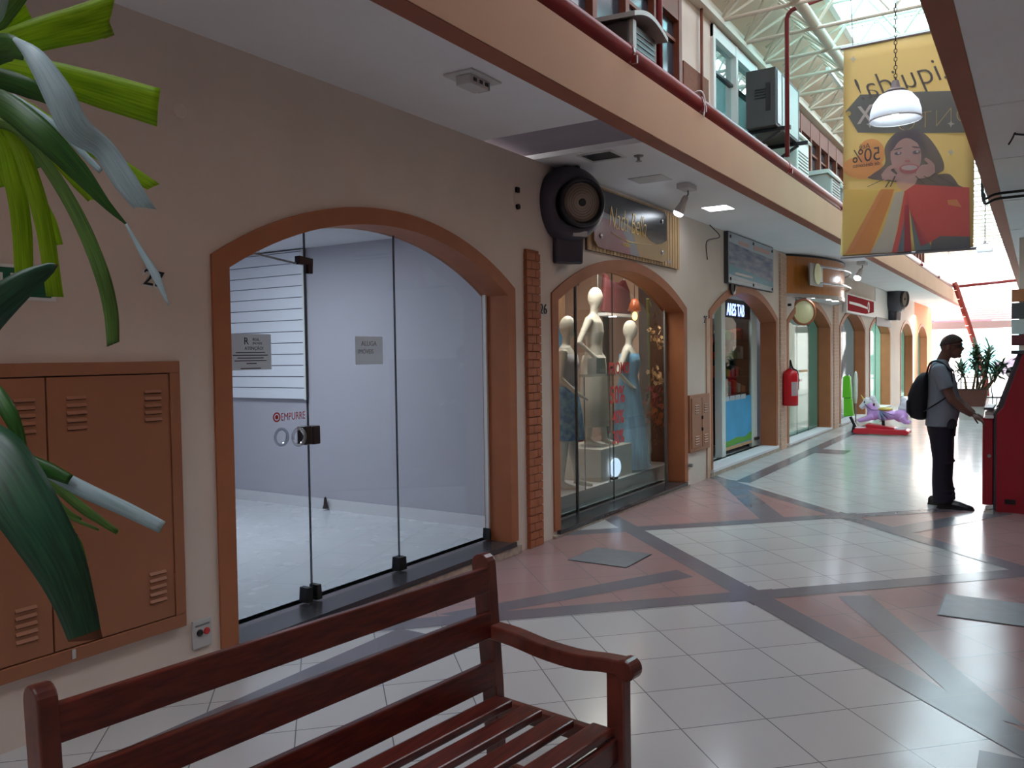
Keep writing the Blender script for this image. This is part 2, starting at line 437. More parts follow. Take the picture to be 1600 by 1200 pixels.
# right and rear walls of the place, upper storeys
b = MB(); b.box(4.70, 4.9, Y0, Y1, 0, ZC+0.05); S(b.build('wall_right', 'cream_wall'))
b = MB(); b.box(-0.22, 4.9, Y0-0.2, Y0, 0, ZC+0.05); S(b.build('wall_rear', 'cream_wall'))
b = MB(); b.box(0.6, 0.95, Y0, 34.4, ZC+0.16, 3.45); S(b.build('floor_upper', 'fascia_paint', loc=(0.7, 10, 3.3)))
UP = [(3.9, 7.52, 3.62, 4.86), (8.42, 10.0, 3.62, 4.92), (11.5, 15.2, 3.62, 4.90), (17.0, 21.0, 3.62, 4.9), (23.0, 27.0, 3.62, 4.9)]
b = MB(); prev = Y0
for (u0, u1, z0, z1) in UP:
    b.box(0.5, 0.6, prev, u0, 3.45, 5.1); b.box(0.5, 0.6, u0, u1, 3.45, z0); b.box(0.5, 0.6, u0, u1, z1, 5.1); prev = u1
b.box(0.5, 0.6, prev, 34.4, 3.45, 5.1)
S(b.build('wall_upper_left', 'cream_wall', loc=(0.55, 10, 3.45)))
b = MB(); b.box(3.5, 3.6, Y0, 34.4, 3.53, 5.1); S(b.build('wall_upper_right', 'cream_wall', loc=(3.55, 10, 3.5)))
b = MB(); b.box(3.13, 3.6, Y0, 34.4, ZC+0.05, 3.53); S(b.build('floor_upper_right', 'fascia_paint', loc=(3.4, 10, 3.3)))
b = MB(); b.box(0.6, 3.5, Y0-0.2, Y0, ZC, 5.8); S(b.build('wall_upper_rear', 'cream_wall'))
b = MB(); b.box(0.601, 0.615, 7.62, 8.32, 3.45, 4.32); S(b.build('trim_51', 'brick_panel'))
# upper windows
for k, (u0, u1, z0, z1) in enumerate(UP):
    white = (k == 1); fm = 'white_paint' if white else 'frame_wood'
    b = MB(); fw = 0.07
    b.box(0.52, 0.63, u0, u1, z0, z0+fw); b.box(0.52, 0.63, u0, u1, z1-fw-(0.05 if white else 0.16), z1)
    n = 2 if white else max(3, round((u1-u0)/0.62))
    for i in range(n+1):
        y = u0 + (u1-u0-fw)*i/n; b.box(0.515, 0.635, y, y+fw, z0, z1)
    root = S(b.build('window_%d' % (k+1), fm, loc=(0.57, (u0+u1)/2, z0)))
    c = MB()
    for i in range(n):
        ya = u0 + (u1-u0-fw)*i/n
        for zz in (z0+(z1-z0)*0.33, z0+(z1-z0)*0.66): c.box(0.55, 0.60, ya+fw, ya+(u1-u0-fw)/n, zz, zz+0.028)
    c.build('glazing_bar', 'satin_black' if white else fm, root)
    c = MB(); c.box(0.565, 0.575, u0+fw, u1-fw, z0+fw, z1-0.1)
    c.build('pane', 'mirror_glass' if white else 'dark_pane', root)

# roof: sheet slopes on both sides and the skylight between
b = MB()
b.prism([(0.45, 5.08), (1.40, 5.60), (1.40, 5.63), (0.45, 5.11)], 'y', Y0, 34.6)
b.prism([(3.65, 5.08), (3.12, 5.60), (3.12, 5.63), (3.65, 5.11)], 'y', Y0, 34.6)
b.box(1.40, 3.12, Y0-0.2, -4.0, 5.60, 5.63); b.box(1.40, 3.12, 0.6, 4.6, 5.60, 5.63)  # second slab, unseen, closes the skylight to dim the near floor
S(b.build('roof', 'roof_sheet', loc=(2, 10, 5.6)))
b = MB(); b.box(1.36, 1.42, 4.6, 34.6, 5.57, 5.64); b.box(3.10, 3.16, 4.6, 34.6, 5.57, 5.64); root = S(b.build('window_9', 'white_paint', loc=(2.2, 18, 5.57)))
for y0, y1, m in ((-4.0, 0.6, 'pane_dull'), (4.6, 9.0, 'pane_dull'), (9.0, 11.2, 'pane_cyan'), (11.2, 20.0, 'skylight_pane'), (20.0, 34.6, 'skylight_pane')):  # unseen rear opening added to light the near end; dull panes cut light
    b = MB(); b.box(1.42, 3.10, y0+0.003, y1-0.003, 5.612, 5.62); b.build('pane', m, root)
b = MB()
y = 4.6
while y < 34.6: b.box(1.38, 3.14, y, y+0.035, 5.585, 5.61); y += 1.1
b.build('glazing_bar', 'white_paint', root)
b = MB(); b.box(0.602, 0.70, 3.0, 34.4, 4.94, 4.99); b.box(0.602, 0.66, 3.0, 34.4, 4.99, 5.09); S(b.build('trim_52', 'truss_paint', loc=(0.65, 15, 4.9)))

M('plate_grey', (112, 114, 122), 0.4, var=0.2, scale=12)
for k, (x0, x1, y0, y1, lab) in enumerate(((0.47, 0.94, 5.50, 5.96, 'grey square floor cover plate on pink tiles near the brick pilaster'), (2.98, 3.42, 5.39, 5.87, 'grey square floor cover plate at right edge of the floor'))):
    r = T('floor_cover_plate', lab, 'cover plate', ((x0+x1)/2, (y0+y1)/2, 0.003))
    b = MB(); b.box(x0, x1, y0, y1, 0.0032, 0.006); b.build('plate', 'plate_grey', r)
    b = MB(); b.box(x0-0.008, x1+0.008, y0-0.008, y1+0.008, 0.0028, 0.0045); b.build('rim', 'satin_black', r)

# shop rooms behind the facade
def room(n, y0, y1, depth, zc, zf, wm, fm='shop_tile'):
    b = MB(); b.box(-depth, -0.23, y0, y1, zf-0.05, zf); S(b.build('floor_shop_%d' % n, fm))
    b = MB(); b.box(-depth, -0.23, y0, y1, zc, zc+0.04); S(b.build('ceiling_shop_%d' % n, 'shop_white'))
    b = MB(); b.box(-depth-0.05, -depth, y0, y1, zf-0.05, zc+0.04); S(b.build('wall_shop_back_%d' % n, wm))
    b = MB(); b.box(-depth, -0.23, y0-0.04, y0, zf-0.05, zc+0.04); S(b.build('wall_shop_near_%d' % n, wm))
    b = MB(); b.box(-depth, -0.23, y1, y1+0.04, zf-0.05, zc+0.04); S(b.build('wall_shop_far_%d' % n, wm))
M('shop_wall_grey', (188, 185, 194), 0.7)
M('shop_wall_warm', (196, 160, 140), 0.7)
M('shop_wall_teal', (176, 206, 198), 0.7)
room(1, 1.6, 5.80, 4.0, 2.625, 0.10, 'shop_wall_grey')
room(2, 5.90, 9.86, 2.6, 2.74, 0.06, 'shop_wall_warm')
room(3, 9.95, 13.6, 2.8, 2.74, 0.09, 'shop_wall_grey')
room(4, 13.7, 17.6, 2.8, 2.74, 0.06, 'shop_wall_teal')
room(5, 17.75, 21.3, 2.8, 2.74, 0.06, 'shop_wall_grey')
room(6, 21.45, 25.6, 2.8, 2.74, 0.06, 'shop_wall_teal')
room(7, 26.0, 34.6, 2.8, 2.74, 0.06, 'shop_wall_teal')
b = MB(); b.box(-3.99, -0.24, 5.77, 5.798, 0.10, 0.20); S(b.build('baseboard_shop', 'shop_white'))

# glass shop fronts (doors)
def shopfront(n, i, cuts, gx=-0.2, mat='clear_glass', frame=None):
    a0, a1, zs = ARCH[i]; ys = [a0+0.10] + cuts + [a1-0.10]; yc = (a0+a1)/2
    root = bpy.data.objects.new('door_%d' % n, None); C.objects.link(root); root.location = (gx, yc, zs); root['kind'] = 'structure'
    A = arc_pts(a0+0.09, a1-0.09, 2.03, 2.39, 60)
    for p, q in zip(ys, ys[1:]):
        b = MB(); top = [(y, z) for y, z in A if p+0.004 <= y <= q-0.004]
        def zat(y):
            for (u, v), (u2, v2) in zip(A, A[1:]):
                if u <= y <= u2: return v+(v2-v)*(y-u)/(u2-u)
            return 2.03
        pts = [(p+0.003, zs+0.012), (q-0.003, zs+0.012), (q-0.003, zat(q-0.003))] + top[::-1] + [(p+0.003, zat(p+0.003))]
        b.prism(pts, 'x', gx-0.005, gx+0.005)
        b.build('glass_panel', mat, root)
        if p != ys[0]:
            e = MB(); e.box(gx-0.006, gx+0.006, p-0.003, p+0.003, zs+0.01, zat(p)-0.005); e.build('panel_edge', frame or 'dark_pane', root)
    return root
d1 = shopfront(1, 0, [3.519, 4.325])
def bbox(par, name, mat, *a, bev=0.006):
    b = MB(); b.box(*a); return b.build(name, mat, par, bevel=bev)
b = MB(); b.prism([(3.462, 2.155), (3.571, 2.145), (3.566, 2.055), (3.530, 2.055), (3.530, 2.105), (3.462, 2.105)], 'x', -0.222, -0.178); b.build('patch_hinge', 'bronze', d1, bevel=0.004)
bbox(d1, 'door_lock', 'bronze', -0.235, -0.165, 3.462, 3.519, 1.045, 1.155); bbox(d1, 'door_lock', 'bronze', -0.235, -0.165, 3.524, 3.585, 1.042, 1.152)
for y0, y1 in ((3.447, 3.497), (3.525, 3.572), (4.285, 4.366), (5.378, 5.40)):
    b = MB(); b.prism([(y0, 0.11), (y1, 0.11), (y1-0.008, 0.20), (y0+0.008, 0.20)], 'x', -0.235, -0.165); b.build('floor_clamp', 'black', d1, bevel=0.003)
b = MB()
for yy, xx in ((3.395, -0.155), (3.345, -0.245)):
    b.lathe([(0.052, 0), (0.058, 0.008), (0.052, 0.016), (0.040, 0.012), (0.036, 0.004), (0.052, 0)], (xx, yy, 1.10), (1, 0, 0), 24, cap=False)
b.build('ring_handle', 'acrylic', d1, smooth=True)
b = MB(); b.bar((-0.21, 3.46, 2.11), (-0.35, 2.98, 2.19), 0.012, 0.012); b.build('closer_arm', 'slat_white', d1)
b = MB(); b.box(-0.215, -0.185, 5.395, 5.43, 0.11, 2.03); b.build('side_channel', 'white_paint', d1)
d2 = shopfront(2, 1, [6.91, 7.71], mat='door_glass')
b = MB(); b.box(-0.21, -0.19, 6.90, 6.925, 0.06, 2.28); b.build('panel_edge', 'black', d2)
bbox(d2, 'patch_hinge', 'satin_black', -0.22, -0.18, 6.86, 6.96, 2.20, 2.27)
b = MB(); b.lathe([(0.012, 0), (0.012, 0.02)], (-0.195, 7.66, 1.42), (1, 0, 0), 10); b.build('keyhole', 'black', d2)
b = MB(); b.box(-0.21, -0.19, 9.10, 9.16, 0.06, 2.05); b.build('side_channel', 'steel', d2)
d4 = shopfront(4, 3, [14.55, 15.35, 16.2], mat='far_glass')
b = MB(); b.box(-0.20, -0.13, 15.25, 15.45, 1.02, 1.07); b.build('door_lock', 'steel', d4)
d5 = shopfront(5, 4, [19.4], mat='far_glass')
d6 = shopfront(6, 5, [22.6, 23.8], mat='far_glass')
d7 = shopfront(7, 6, [28.2], mat='far_glass')
d8 = shopfront(8, 7, [32.2], mat='far_glass')

# far end: rolled shutter head, street, buildings
b = MB(); b.box(-0.22, 4.9, 36.2, 36.5, 2.35, 2.62); b.mat(1)
for z in (2.66, 2.74, 2.82, 2.90, 2.98, 3.06): b.box(0.0, 4.7, 36.3, 36.42, z, z+0.07)
M('shutter', (150, 138, 138), 0.6); M('shutter_box', (120, 100, 98), 0.7)
S(b.build('trim_61', ['shutter_box', 'shutter'], loc=(2, 36.3, 2.35)))
b = MB(); b.face([(-60, 34.5, -0.03), (60, 34.5, -0.03), (60, 120, -0.03), (-60, 120, -0.03)]); S(b.build('ground', 'street_slab', loc=(0, 60, -0.03)))

# ================================================================ BENCH
BO = Vector((1.68, 0.93, 0)); by = Vector((0.115, 0.9934, 0)); bx = Vector((0.9934, -0.115, 0)); bz = Vector((0, 0, 1)); BL = 1.43
def W(x, y, z): return BO + bx*x + by*y + bz*z
bench = T('garden_bench', 'dark reddish wooden slatted bench with scrolled arm in the foreground', 'bench', BO)
def slat(name, x0, x1, y0, y1, z0, z1, mat='bench_wood', tilt=0, bev=0.006):
    b = MB(); c = W((x0+x1)/2, (y0+y1)/2, (z0+z1)/2); t = math.radians(tilt)
    hx, hz = (x1-x0)/2, (z1-z0)/2
    ax = bx*math.cos(t)+bz*math.sin(t); az = -bx*math.sin(t)+bz*math.cos(t)
    b.obox(c, ax*hx, by*((y1-y0)/2), az*hz); return b.build(name, mat, bench, bevel=bev)
for y in (0.0, BL):
    s0, s1 = y-0.022, y+0.022
    # rear post: leans back a little, rounded head
    prof = [(0.035, 0.0), (0.085, 0.0), (0.075, 0.42), (0.048, 0.83)]
    prof += [(0.0085+0.0385*math.cos(a), 0.838+0.036*math.sin(a)) for a in [PI*k/8 for k in range(9)]]
    prof += [(0.01, 0.42)]
    b = MB(); b.rings([[W(x, s, z) for x, z in prof] for s in (s0, s1)]); b.build('rear_post', 'bench_end', bench, bevel=0.005)
    # arm rest, one swept board with a scrolled nose
    P = [(0.035, 0.612), (0.14, 0.608), (0.27, 0.592), (0.40, 0.588), (0.50, 0.598), (0.575, 0.602)]
    top = smooth_path([W(x, y, z+0.026) for x, z in P], 5); low = smooth_path([W(x, y, z-0.024 if x < .5 else z-0.02) for x, z in P], 5)
    b = MB(); hw = by*0.03
    rr = [[t-hw, t+hw, l+hw, l-hw] for t, l in zip(top, low)]
    n0 = W(0.575, y, 0.604)
    for a in [PI/2-PI*k/8 for k in range(1, 8)]:
        pass
    b.rings(rr)
    b.lathe([(0.031, -0.03), (0.034, -0.024), (0.034, 0.024), (0.031, 0.03)], W(0.582, y, 0.600), by, 18)
    b.build('armrest', 'bench_end', bench, bevel=0.006)
    slat('front_leg', 0.515, 0.578, s0, s1, 0.0, 0.585, 'bench_end')
    slat('seat_rail', 0.05, 0.53, s0+0.004, s1-0.004, 0.33, 0.385, 'bench_end')
    slat('stretcher', 0.06, 0.53, s0+0.008, s1-0.008, 0.13, 0.17, 'bench_end')
b0, b1 = 0.018, BL-0.018
for z0, z1, x in ((0.748, 0.832, 0.036), (0.595, 0.683, 0.048), (0.430, 0.517, 0.058)):
    slat('back_slat', x-0.013, x+0.013, b0, b1, z0, z1, tilt=4, bev=0.004)
for i, x in enumerate((0.135, 0.258, 0.381, 0.508)):
    slat('seat_slat', x-0.038, x+0.038, b0-(0.0 if i < 3 else 0.0), b1-(0.035 if i < 3 else 0.01), 0.392, 0.418)
slat('front_apron', 0.535, 0.555, b0, b1, 0.31, 0.385)
slat('rear_apron', 0.05, 0.07, b0, b1, 0.33, 0.39)

# ================================================================ FOREGROUND PLANT
PO = Vector((2.13, 0.40, 0))
plant = T('potted_dracaena', 'tall strappy green potted plant with cut leaf ends at the left edge', 'plant', PO)
M('terracotta', (170, 96, 66), 0.7, var=0.1); M('soil', (60, 44, 34), 0.95, var=0.4, scale=30); M('cane', (120, 96, 70), 0.8, var=0.3, scale=20, stretch=(1, 1, 6))
b = MB(); b.lathe([(0.01, 0.0), (0.13, 0), (0.17, 0.32), (0.185, 0.32), (0.185, 0.36), (0.165, 0.36), (0.16, 0.30)], PO, n=24); b.build('pot', 'terracotta', plant, smooth=False)
b = MB(); b.lathe([(0.005, 0.28), (0.16, 0.30), (0.16, 0.305), (0.005, 0.315)], PO, n=20); b.build('soil', 'soil', plant)
for (px, pz, r) in ((-75, 160, 0.016), (-75, 650, 0.014)):
    tip = at_depth(px, pz, 1.12)
    b = MB(); b.limb(smooth_path([PO+Vector((0.02*(1 if pz < 400 else -1), 0, 0.29)), (PO+tip)/2+Vector((0.02, 0, 0.06)), tip], 5), r, 9); b.build('cane', 'cane', plant, smooth=True)
def leaf(mat, pts, fold=0.18, tipmat=None, cut=0.0):
    """strap leaf: (px, py, depth, width px) along its midrib; built as a real folded blade"""
    P = smooth_path([at_depth(x, y, d) for x, y, d, _ in pts], 6)
    n = len(P); wd = []
    for i in range(len(pts)-1):
        for j in range(6): wd.append((pts[i][3]+(pts[i+1][3]-pts[i][3])*j/6, pts[i][2]))
    wd.append((pts[-1][3], pts[-1][2]))
    b = MB(); uvl = b.bm.loops.layers.uv.new('UVMap'); rows = []
    for i, p in enumerate(P):
        d = (P[min(i+1, n-1)]-P[max(i-1, 0)]).normalized(); v = (p-CAM).normalized()
        s = d.cross(v).normalized(); q = s.cross(d).normalized()
        h = wd[i][0]*wd[i][1]/FPX/2
        k = cut*h if i == n-1 else 0
        row = []
        for t in (-1, -0.5, 0, 0.5, 1):
            row.append(b.bm.verts.new(p + s*h*t - q*h*fold*(1-abs(t)) + d*k*t))
        rows.append(row)
    for i in range(n-1):
        for j in range(4):
            f = b.bm.faces.new((rows[i][j], rows[i][j+1], rows[i+1][j+1], rows[i+1][j])); f.smooth = True
            f.material_index = 1 if (tipmat and i >= n-2) else 0
            for l, (ii, jj) in zip(f.loops, ((i, j), (i, j+1), (i+1, j+1), (i+1, j))): l[uvl].uv = (jj/4*4, ii*0.35)
    return b.build('leaf', [mat]+([tipmat] if tipmat else []), plant, solid=0.0012, recalc=False)
leaf('leaf_lit', [(-70, 110, 1.12, 26), (-10, 78, 1.10, 38), (70, 52, 1.10, 48), (130, 37, 1.12, 54), (172, 24, 1.14, 56)], cut=0.9)
leaf('leaf_lit', [(-30, 80, 1.2, 10), (10, 45, 1.2, 26), (46, 20, 1.2, 30)], cut=0.3)
leaf('leaf_mid', [(-60, 90, 1.16, 20), (0, 30, 1.16, 26), (45, -25, 1.16, 20)])
leaf('leaf_pale', [(-30, 50, 1.1, 18), (-8, 20, 1.1, 26), (6, -20, 1.1, 20)])
leaf('leaf_lit', [(-70, 105, 1.2, 20), (-10, 102, 1.19, 34), (60, 114, 1.18, 44), (160, 142, 1.2, 54), (248, 168, 1.22, 58)], tipmat=None, cut=-0.1)
leaf('leaf_dark', [(-70, 110, 1.09, 30), (-20, 82, 1.06, 46), (16, 74, 1.04, 40), (40, 84, 1.03, 22)])
leaf('leaf_pale', [(22, 60, 1.03, 6), (55, 90, 1.02, 30), (90, 145, 1.02, 44), (118, 200, 1.03, 46), (160, 232, 1.05, 34), (196, 284, 1.06, 36), (226, 325, 1.07, 26)], fold=0.3, cut=0.8)
leaf('leaf_dark', [(-70, 125, 1.14, 24), (-10, 122, 1.12, 34), (50, 140, 1.12, 30), (105, 172, 1.14, 6)])
leaf('leaf_lit', [(-40, 135, 1.2, 8), (30, 160, 1.2, 16), (90, 200, 1.2, 22), (170, 248, 1.21, 24), (240, 292, 1.22, 18)], cut=0.6)
leaf('leaf_pale', [(20, 148, 1.19, 5), (80, 190, 1.18, 8), (125, 235, 1.18, 10), (158, 268, 1.18, 8)])
leaf('leaf_lit', [(30, 200, 1.17, 12), (80, 240, 1.17, 20), (125, 285, 1.17, 24), (150, 313, 1.18, 20)], cut=0.9)
leaf('leaf_dark', [(-60, 140, 1.1, 22), (0, 160, 1.08, 40), (60, 205, 1.07, 42), (120, 265, 1.08, 32), (165, 318, 1.09, 14), (197, 350, 1.1, 3)])
leaf('leaf_pale', [(196, 348, 1.1, 3), (220, 392, 1.1, 8), (243, 430, 1.1, 13), (264, 478, 1.1, 2)])
leaf('leaf_mid', [(-20, 190, 1.13, 12), (30, 205, 1.12, 16), (80, 268, 1.12, 19), (125, 345, 1.12, 21), (158, 425, 1.12, 22), (173, 485, 1.13, 21), (177, 538, 1.13, 18)], cut=-0.4)
leaf('leaf_lit', [(-40, 170, 1.16, 18), (0, 215, 1.15, 24), (22, 285, 1.15, 27), (34, 355, 1.16, 28), (38, 440, 1.17, 25)])
leaf('leaf_lit', [(-20, 175, 1.14, 14), (25, 220, 1.13, 24), (55, 300, 1.13, 26), (72, 370, 1.14, 24), (86, 464, 1.15, 24)], cut=0.1)
leaf('leaf_lit', [(60, 300, 1.17, 8), (80, 345, 1.17, 14), (92, 383, 1.17, 12)])
leaf('leaf_lit', [(-40, 200, 1.18, 18), (-4, 260, 1.18, 22), (8, 292, 1.18, 20)])
leaf('leaf_mid', [(25, 215, 1.2, 6), (45, 245, 1.2, 12), (58, 264, 1.2, 12)])
leaf('leaf_deep', [(-90, 560, 0.98, 70), (-30, 498, 0.96, 62), (30, 448, 0.96, 42), (74, 421, 0.97, 20), (90, 414, 0.97, 3)], tipmat='leaf_tip')
leaf('leaf_dark', [(-60, 590, 1.1, 14), (-15, 605, 1.09, 22), (14, 645, 1.08, 24), (33, 690, 1.08, 14), (34, 706, 1.08, 8)])
leaf('leaf_deep', [(-80, 660, 1.05, 60), (-10, 715, 1.02, 92), (45, 800, 1.0, 90), (92, 880, 1.0, 74), (118, 945, 1.01, 56), (134, 1000, 1.02, 46)], tipmat='leaf_tip', cut=0.3, fold=0.12)
leaf('leaf_dark', [(-60, 690, 1.1, 14), (10, 710, 1.08, 24), (70, 732, 1.08, 24), (110, 750, 1.08, 16)])
leaf('leaf_pale', [(-10, 702, 1.1, 8), (60, 728, 1.09, 20), (130, 765, 1.09, 24), (195, 795, 1.1, 22), (254, 824, 1.11, 19)], fold=0.4)
leaf('leaf_mid', [(30, 738, 1.12, 6), (75, 752, 1.12, 14), (130, 795, 1.12, 15), (184, 832, 1.12, 8)])
leaf('leaf_mid', [(20, 728, 1.14, 6), (65, 755, 1.14, 9), (100, 795, 1.14, 8), (128, 812, 1.14, 4)])
leaf('leaf_mid', [(40, 745, 1.15, 6), (75, 780, 1.15, 8), (110, 808, 1.15, 6), (155, 828, 1.15, 4)])
leaf('leaf_lit', [(30, 730, 1.16, 6), (60, 765, 1.16, 9), (80, 790, 1.16, 9), (115, 825, 1.16, 3)])
leaf('leaf_deep', [(60, 770, 1.08, 8), (95, 815, 1.08, 10), (121, 838, 1.08, 3)])
leaf('leaf_mid', [(105, 815, 1.15, 3), (125, 850, 1.15, 6), (136, 880, 1.15, 2)])

# ================================================================ THINGS ON THE LEFT WALL
# utility cabinet
cab = T('utility_cabinet', 'large orange metal utility cabinet with louvred doors under the exit sign', 'cabinet', (0.02, 1.86, 0.28))
b = MB(); y0, y1, z0, z1 = 1.24, 2.49, 0.285, 1.55
b.box(0.0, 0.03, y0, y1, z1-0.055, z1); b.box(0.0, 0.03, y0, y1, z0, z0+0.06); b.box(0.0, 0.03, y0, y0+0.05, z0+0.06, z1-0.055); b.box(0.0, 0.03, y1-0.055, y1, z0+0.06, z1-0.055)
b.build('frame', 'cabinet_paint', cab, bevel=0.003)
b = MB(); b.box(0.001, 0.006, y0+0.04, y1-0.04, z0+0.05, z1-0.04); b.build('back_panel', 'dark_gap', cab)
def louvre(par, y, z, n=5, wdt=0.085, mat='cabinet_paint', x=0.026, pitch=0.032):
    b = MB()
    for i in range(n):
        zz = z - i*pitch
        b.mat(0).prism([(x, zz+0.009), (x+0.009, zz-0.003), (x+0.007, zz-0.006), (x, zz-0.006)], 'y', y-wdt/2, y+wdt/2)
        b.mat(1).box(x-0.001, x+0.0012, y-wdt/2, y+wdt/2, zz-0.009, zz-0.006)
    return b.build('louvre', [mat, 'dark_gap'], par)
for (d0, d1, lv) in ((1.295, 1.856, ((1.36, 1.40), (1.77, 1.40), (1.36, 0.56), (1.75, 0.56))), (1.863, 2.432, ((1.985, 1.40), (2.345, 1.41), (1.985, 0.56), (2.345, 0.57)))):
    b = MB(); b.box(0.010, 0.026, d0, d1, z0+0.065, z1-0.06); dr = b.build('door', 'cabinet_paint', cab, bevel=0.002)
    for (ly, lz) in lv: louvre(dr, ly, lz)
    for hz in (1.33, 0.52):
        hy = d0 if d0 < 1.5 else d1
        b = MB(); b.lathe([(0.007, -0.03), (0.007, 0.03)], (0.03, hy+(0.004 if d0 > 1.5 else -0.004), hz), (0, 0, 1), 8); b.build('hinge', 'cabinet_paint', dr)
b = MB(); b.box(0.026, 0.034, 1.93, 1.945, 0.30, 0.34); b.build('latch', 'grey_plastic', cab)
# exit sign
ex = T('exit_sign', 'green emergency exit sign with white border and arrow behind the leaves', 'sign', (0.004, 1.66, 1.81))
b = MB(); b.box(0.001, 0.006, 1.40, 1.925, 1.805, 1.945); b.build('board', 'white_paint', ex)
b = MB(); b.box(0.006, 0.0075, 1.41, 1.905, 1.818, 1.932); b.build('panel', 'sign_green', ex)
b = MB(); b.bar((0.0085, 1.745, 1.90), (0.0085, 1.80, 1.90), 0.002, 0.02); b.bar((0.0085, 1.80, 1.845), (0.0085, 1.86, 1.885), 0.002, 0.022); b.box(0.0075, 0.009, 1.70, 1.715, 1.84, 1.91); b.build('arrow', 'white_paint', ex)
text('lettering', 'SAIDA', 0.075, 'white_paint', (0.0078, 1.45, 1.845), (0, 1, 0), (0, 0, 1), ex, extrude=0.0008)
# shop numbers
def number(s, y, z, size, label, lean=0.0):
    r = T('shop_number', label, 'number', (0.0, y, z))
    text('digits', s, size, 'white_paint', (0.002, y-0.004, z-0.004), (0, 1, lean), (0, -lean, 1), r, extrude=0.002, offset=0.004)
    text('digits', s, size, 'black', (0.006, y, z), (0, 1, lean), (0, -lean, 1), r, extrude=0.004)
number('27', 2.325, 1.905, 0.105, 'shop number 27 in black numerals between cabinet and empty shop', -0.12)
number('26', 5.905, 1.895, 0.12, 'shop number 26 in black numerals beside brick pilaster')
number('25', 9.86, 1.92, 0.13, 'shop number 25 in black numerals left of the poster arch')
number('24', 13.68, 1.90, 0.15, 'shop number 24 in black numerals above the extinguisher')
# wall plate
pl = T('wall_switch_plate', 'grey wall plate with black and red buttons low by the cabinet', 'switch plate', (0.0, 2.59, 0.15))
b = MB(); b.box(0.0, 0.012, 2.535, 2.645, 0.145, 0.285); b.build('plate', 'grey_plastic', pl, bevel=0.004)
for y, m in ((2.572, 'black'), (2.612, 'red_vinyl')):
    b = MB(); b.lathe([(0.017, 0), (0.017, 0.006), (0.012, 0.010), (0.001, 0.010)], (0.012, y, 0.222), (1, 0, 0), 16); b.build('button', m, pl)
b = MB(); b.box(0.012, 0.014, 2.55, 2.63, 0.253, 0.262); b.build('label_strip', 'steel', pl)
for y, z, lab in ((2.55, 2.74, 'round painted blanking cap on the wall right of the leaf tip'), (2.155, 2.80, 'round painted blanking cap half hidden above the leaf')):
    b = MB(); b.lathe([(0.034, 0), (0.036, 0.004), (0.030, 0.007), (0.001, 0.007)], (0.0, y, z), (1, 0, 0), 24)
    tag(b.build('blanking_cap', 'cream_wall', smooth=False), lab, 'cap')
b = MB(); b.box(0.0, 0.02, 5.56, 5.60, 2.83, 2.87); b.lathe([(0.022, 0), (0.022, 0.02)], (0.0, 5.585, 2.72), (1, 0, 0), 12)
tag(b.build('cable_outlet', 'black'), 'small dark cable outlet on wall left of the big fan', 'outlet')

# ceiling fittings
M('fixture_white', (206, 202, 200), 0.5)
fx = T('emergency_light', 'boxy white emergency light fitting on the ceiling above first arch', 'light', (0.73, 3.94, ZC-0.07))
b = MB(); b.box(0.63, 0.83, 3.80, 4.10, ZC-0.012, ZC); b.build('base_plate', 'fixture_white', fx, bevel=0.003)
b = MB(); b.box(0.69, 0.79, 3.84, 4.02, ZC-0.065, ZC-0.012); b.build('housing', 'fixture_white', fx, bevel=0.004)
b = MB(); b.box(0.70, 0.78, 4.022, 4.05, ZC-0.055, ZC-0.012); b.build('end_cap', 'steel', fx)
for y in (3.87, 3.93, 3.985):
    b = MB(); b.box(0.7895, 0.793, y, y+0.03, ZC-0.045, ZC-0.025); b.build('socket', 'black', fx)
vh = T('ceiling_vent', 'black square opening with white rim in the ceiling above the fan', 'vent', (0.5, 6.06, ZC-0.01))
b = MB(); b.box(0.38, 0.64, 5.93, 6.16, ZC-0.004, ZC-0.0005); b.build('opening', 'black', vh)
b = MB(); 
for q in ((0.36, 0.66, 5.905, 5.93), (0.36, 0.66, 6.16, 6.20), (0.36, 0.38, 5.93, 6.16), (0.64, 0.66, 5.93, 6.16)): b.box(q[0], q[1], q[2], q[3], ZC-0.01, ZC)
b.build('rim', 'fixture_white', vh)
sp = T('sprinkler', 'small metal sprinkler head on the ceiling beside the vent', 'sprinkler', (0.755, 6.223, ZC-0.05))
b = MB(); b.lathe([(0.04, 0), (0.035, -0.01), (0.012, -0.012), (0.012, -0.045)], (0.755, 6.223, ZC), n=12); b.build('body', 'steel', sp)
b = MB(); b.lathe([(0.025, -0.048), (0.025, -0.044)], (0.755, 6.223, ZC), n=10); b.build('deflector', 'steel', sp)
b = MB(); b.box(0.32, 0.64, 6.97, 7.24, ZC-0.006, ZC-0.0005); tag(b.build('access_panel', 'fixture_white'), 'square white access panel in ceiling between vent and spotlight', 'panel')
M('led_on', (255, 255, 255), emit=(235, 245, 255), estr=9)
lp = T('ceiling_light', 'lit white LED panel light in the gallery ceiling', 'light', (0.5, 8.95, ZC-0.01))
b = MB(); b.box(0.35, 0.64, 8.80, 9.10, ZC-0.006, ZC); b.build('frame', 'fixture_white', lp)
b = MB(); b.box(0.36, 0.63, 8.81, 9.09, ZC-0.008, ZC-0.0065); b.build('diffuser', 'led_on', lp)
M('bulb_on', (255, 255, 255), emit=(225, 240, 255), estr=25)
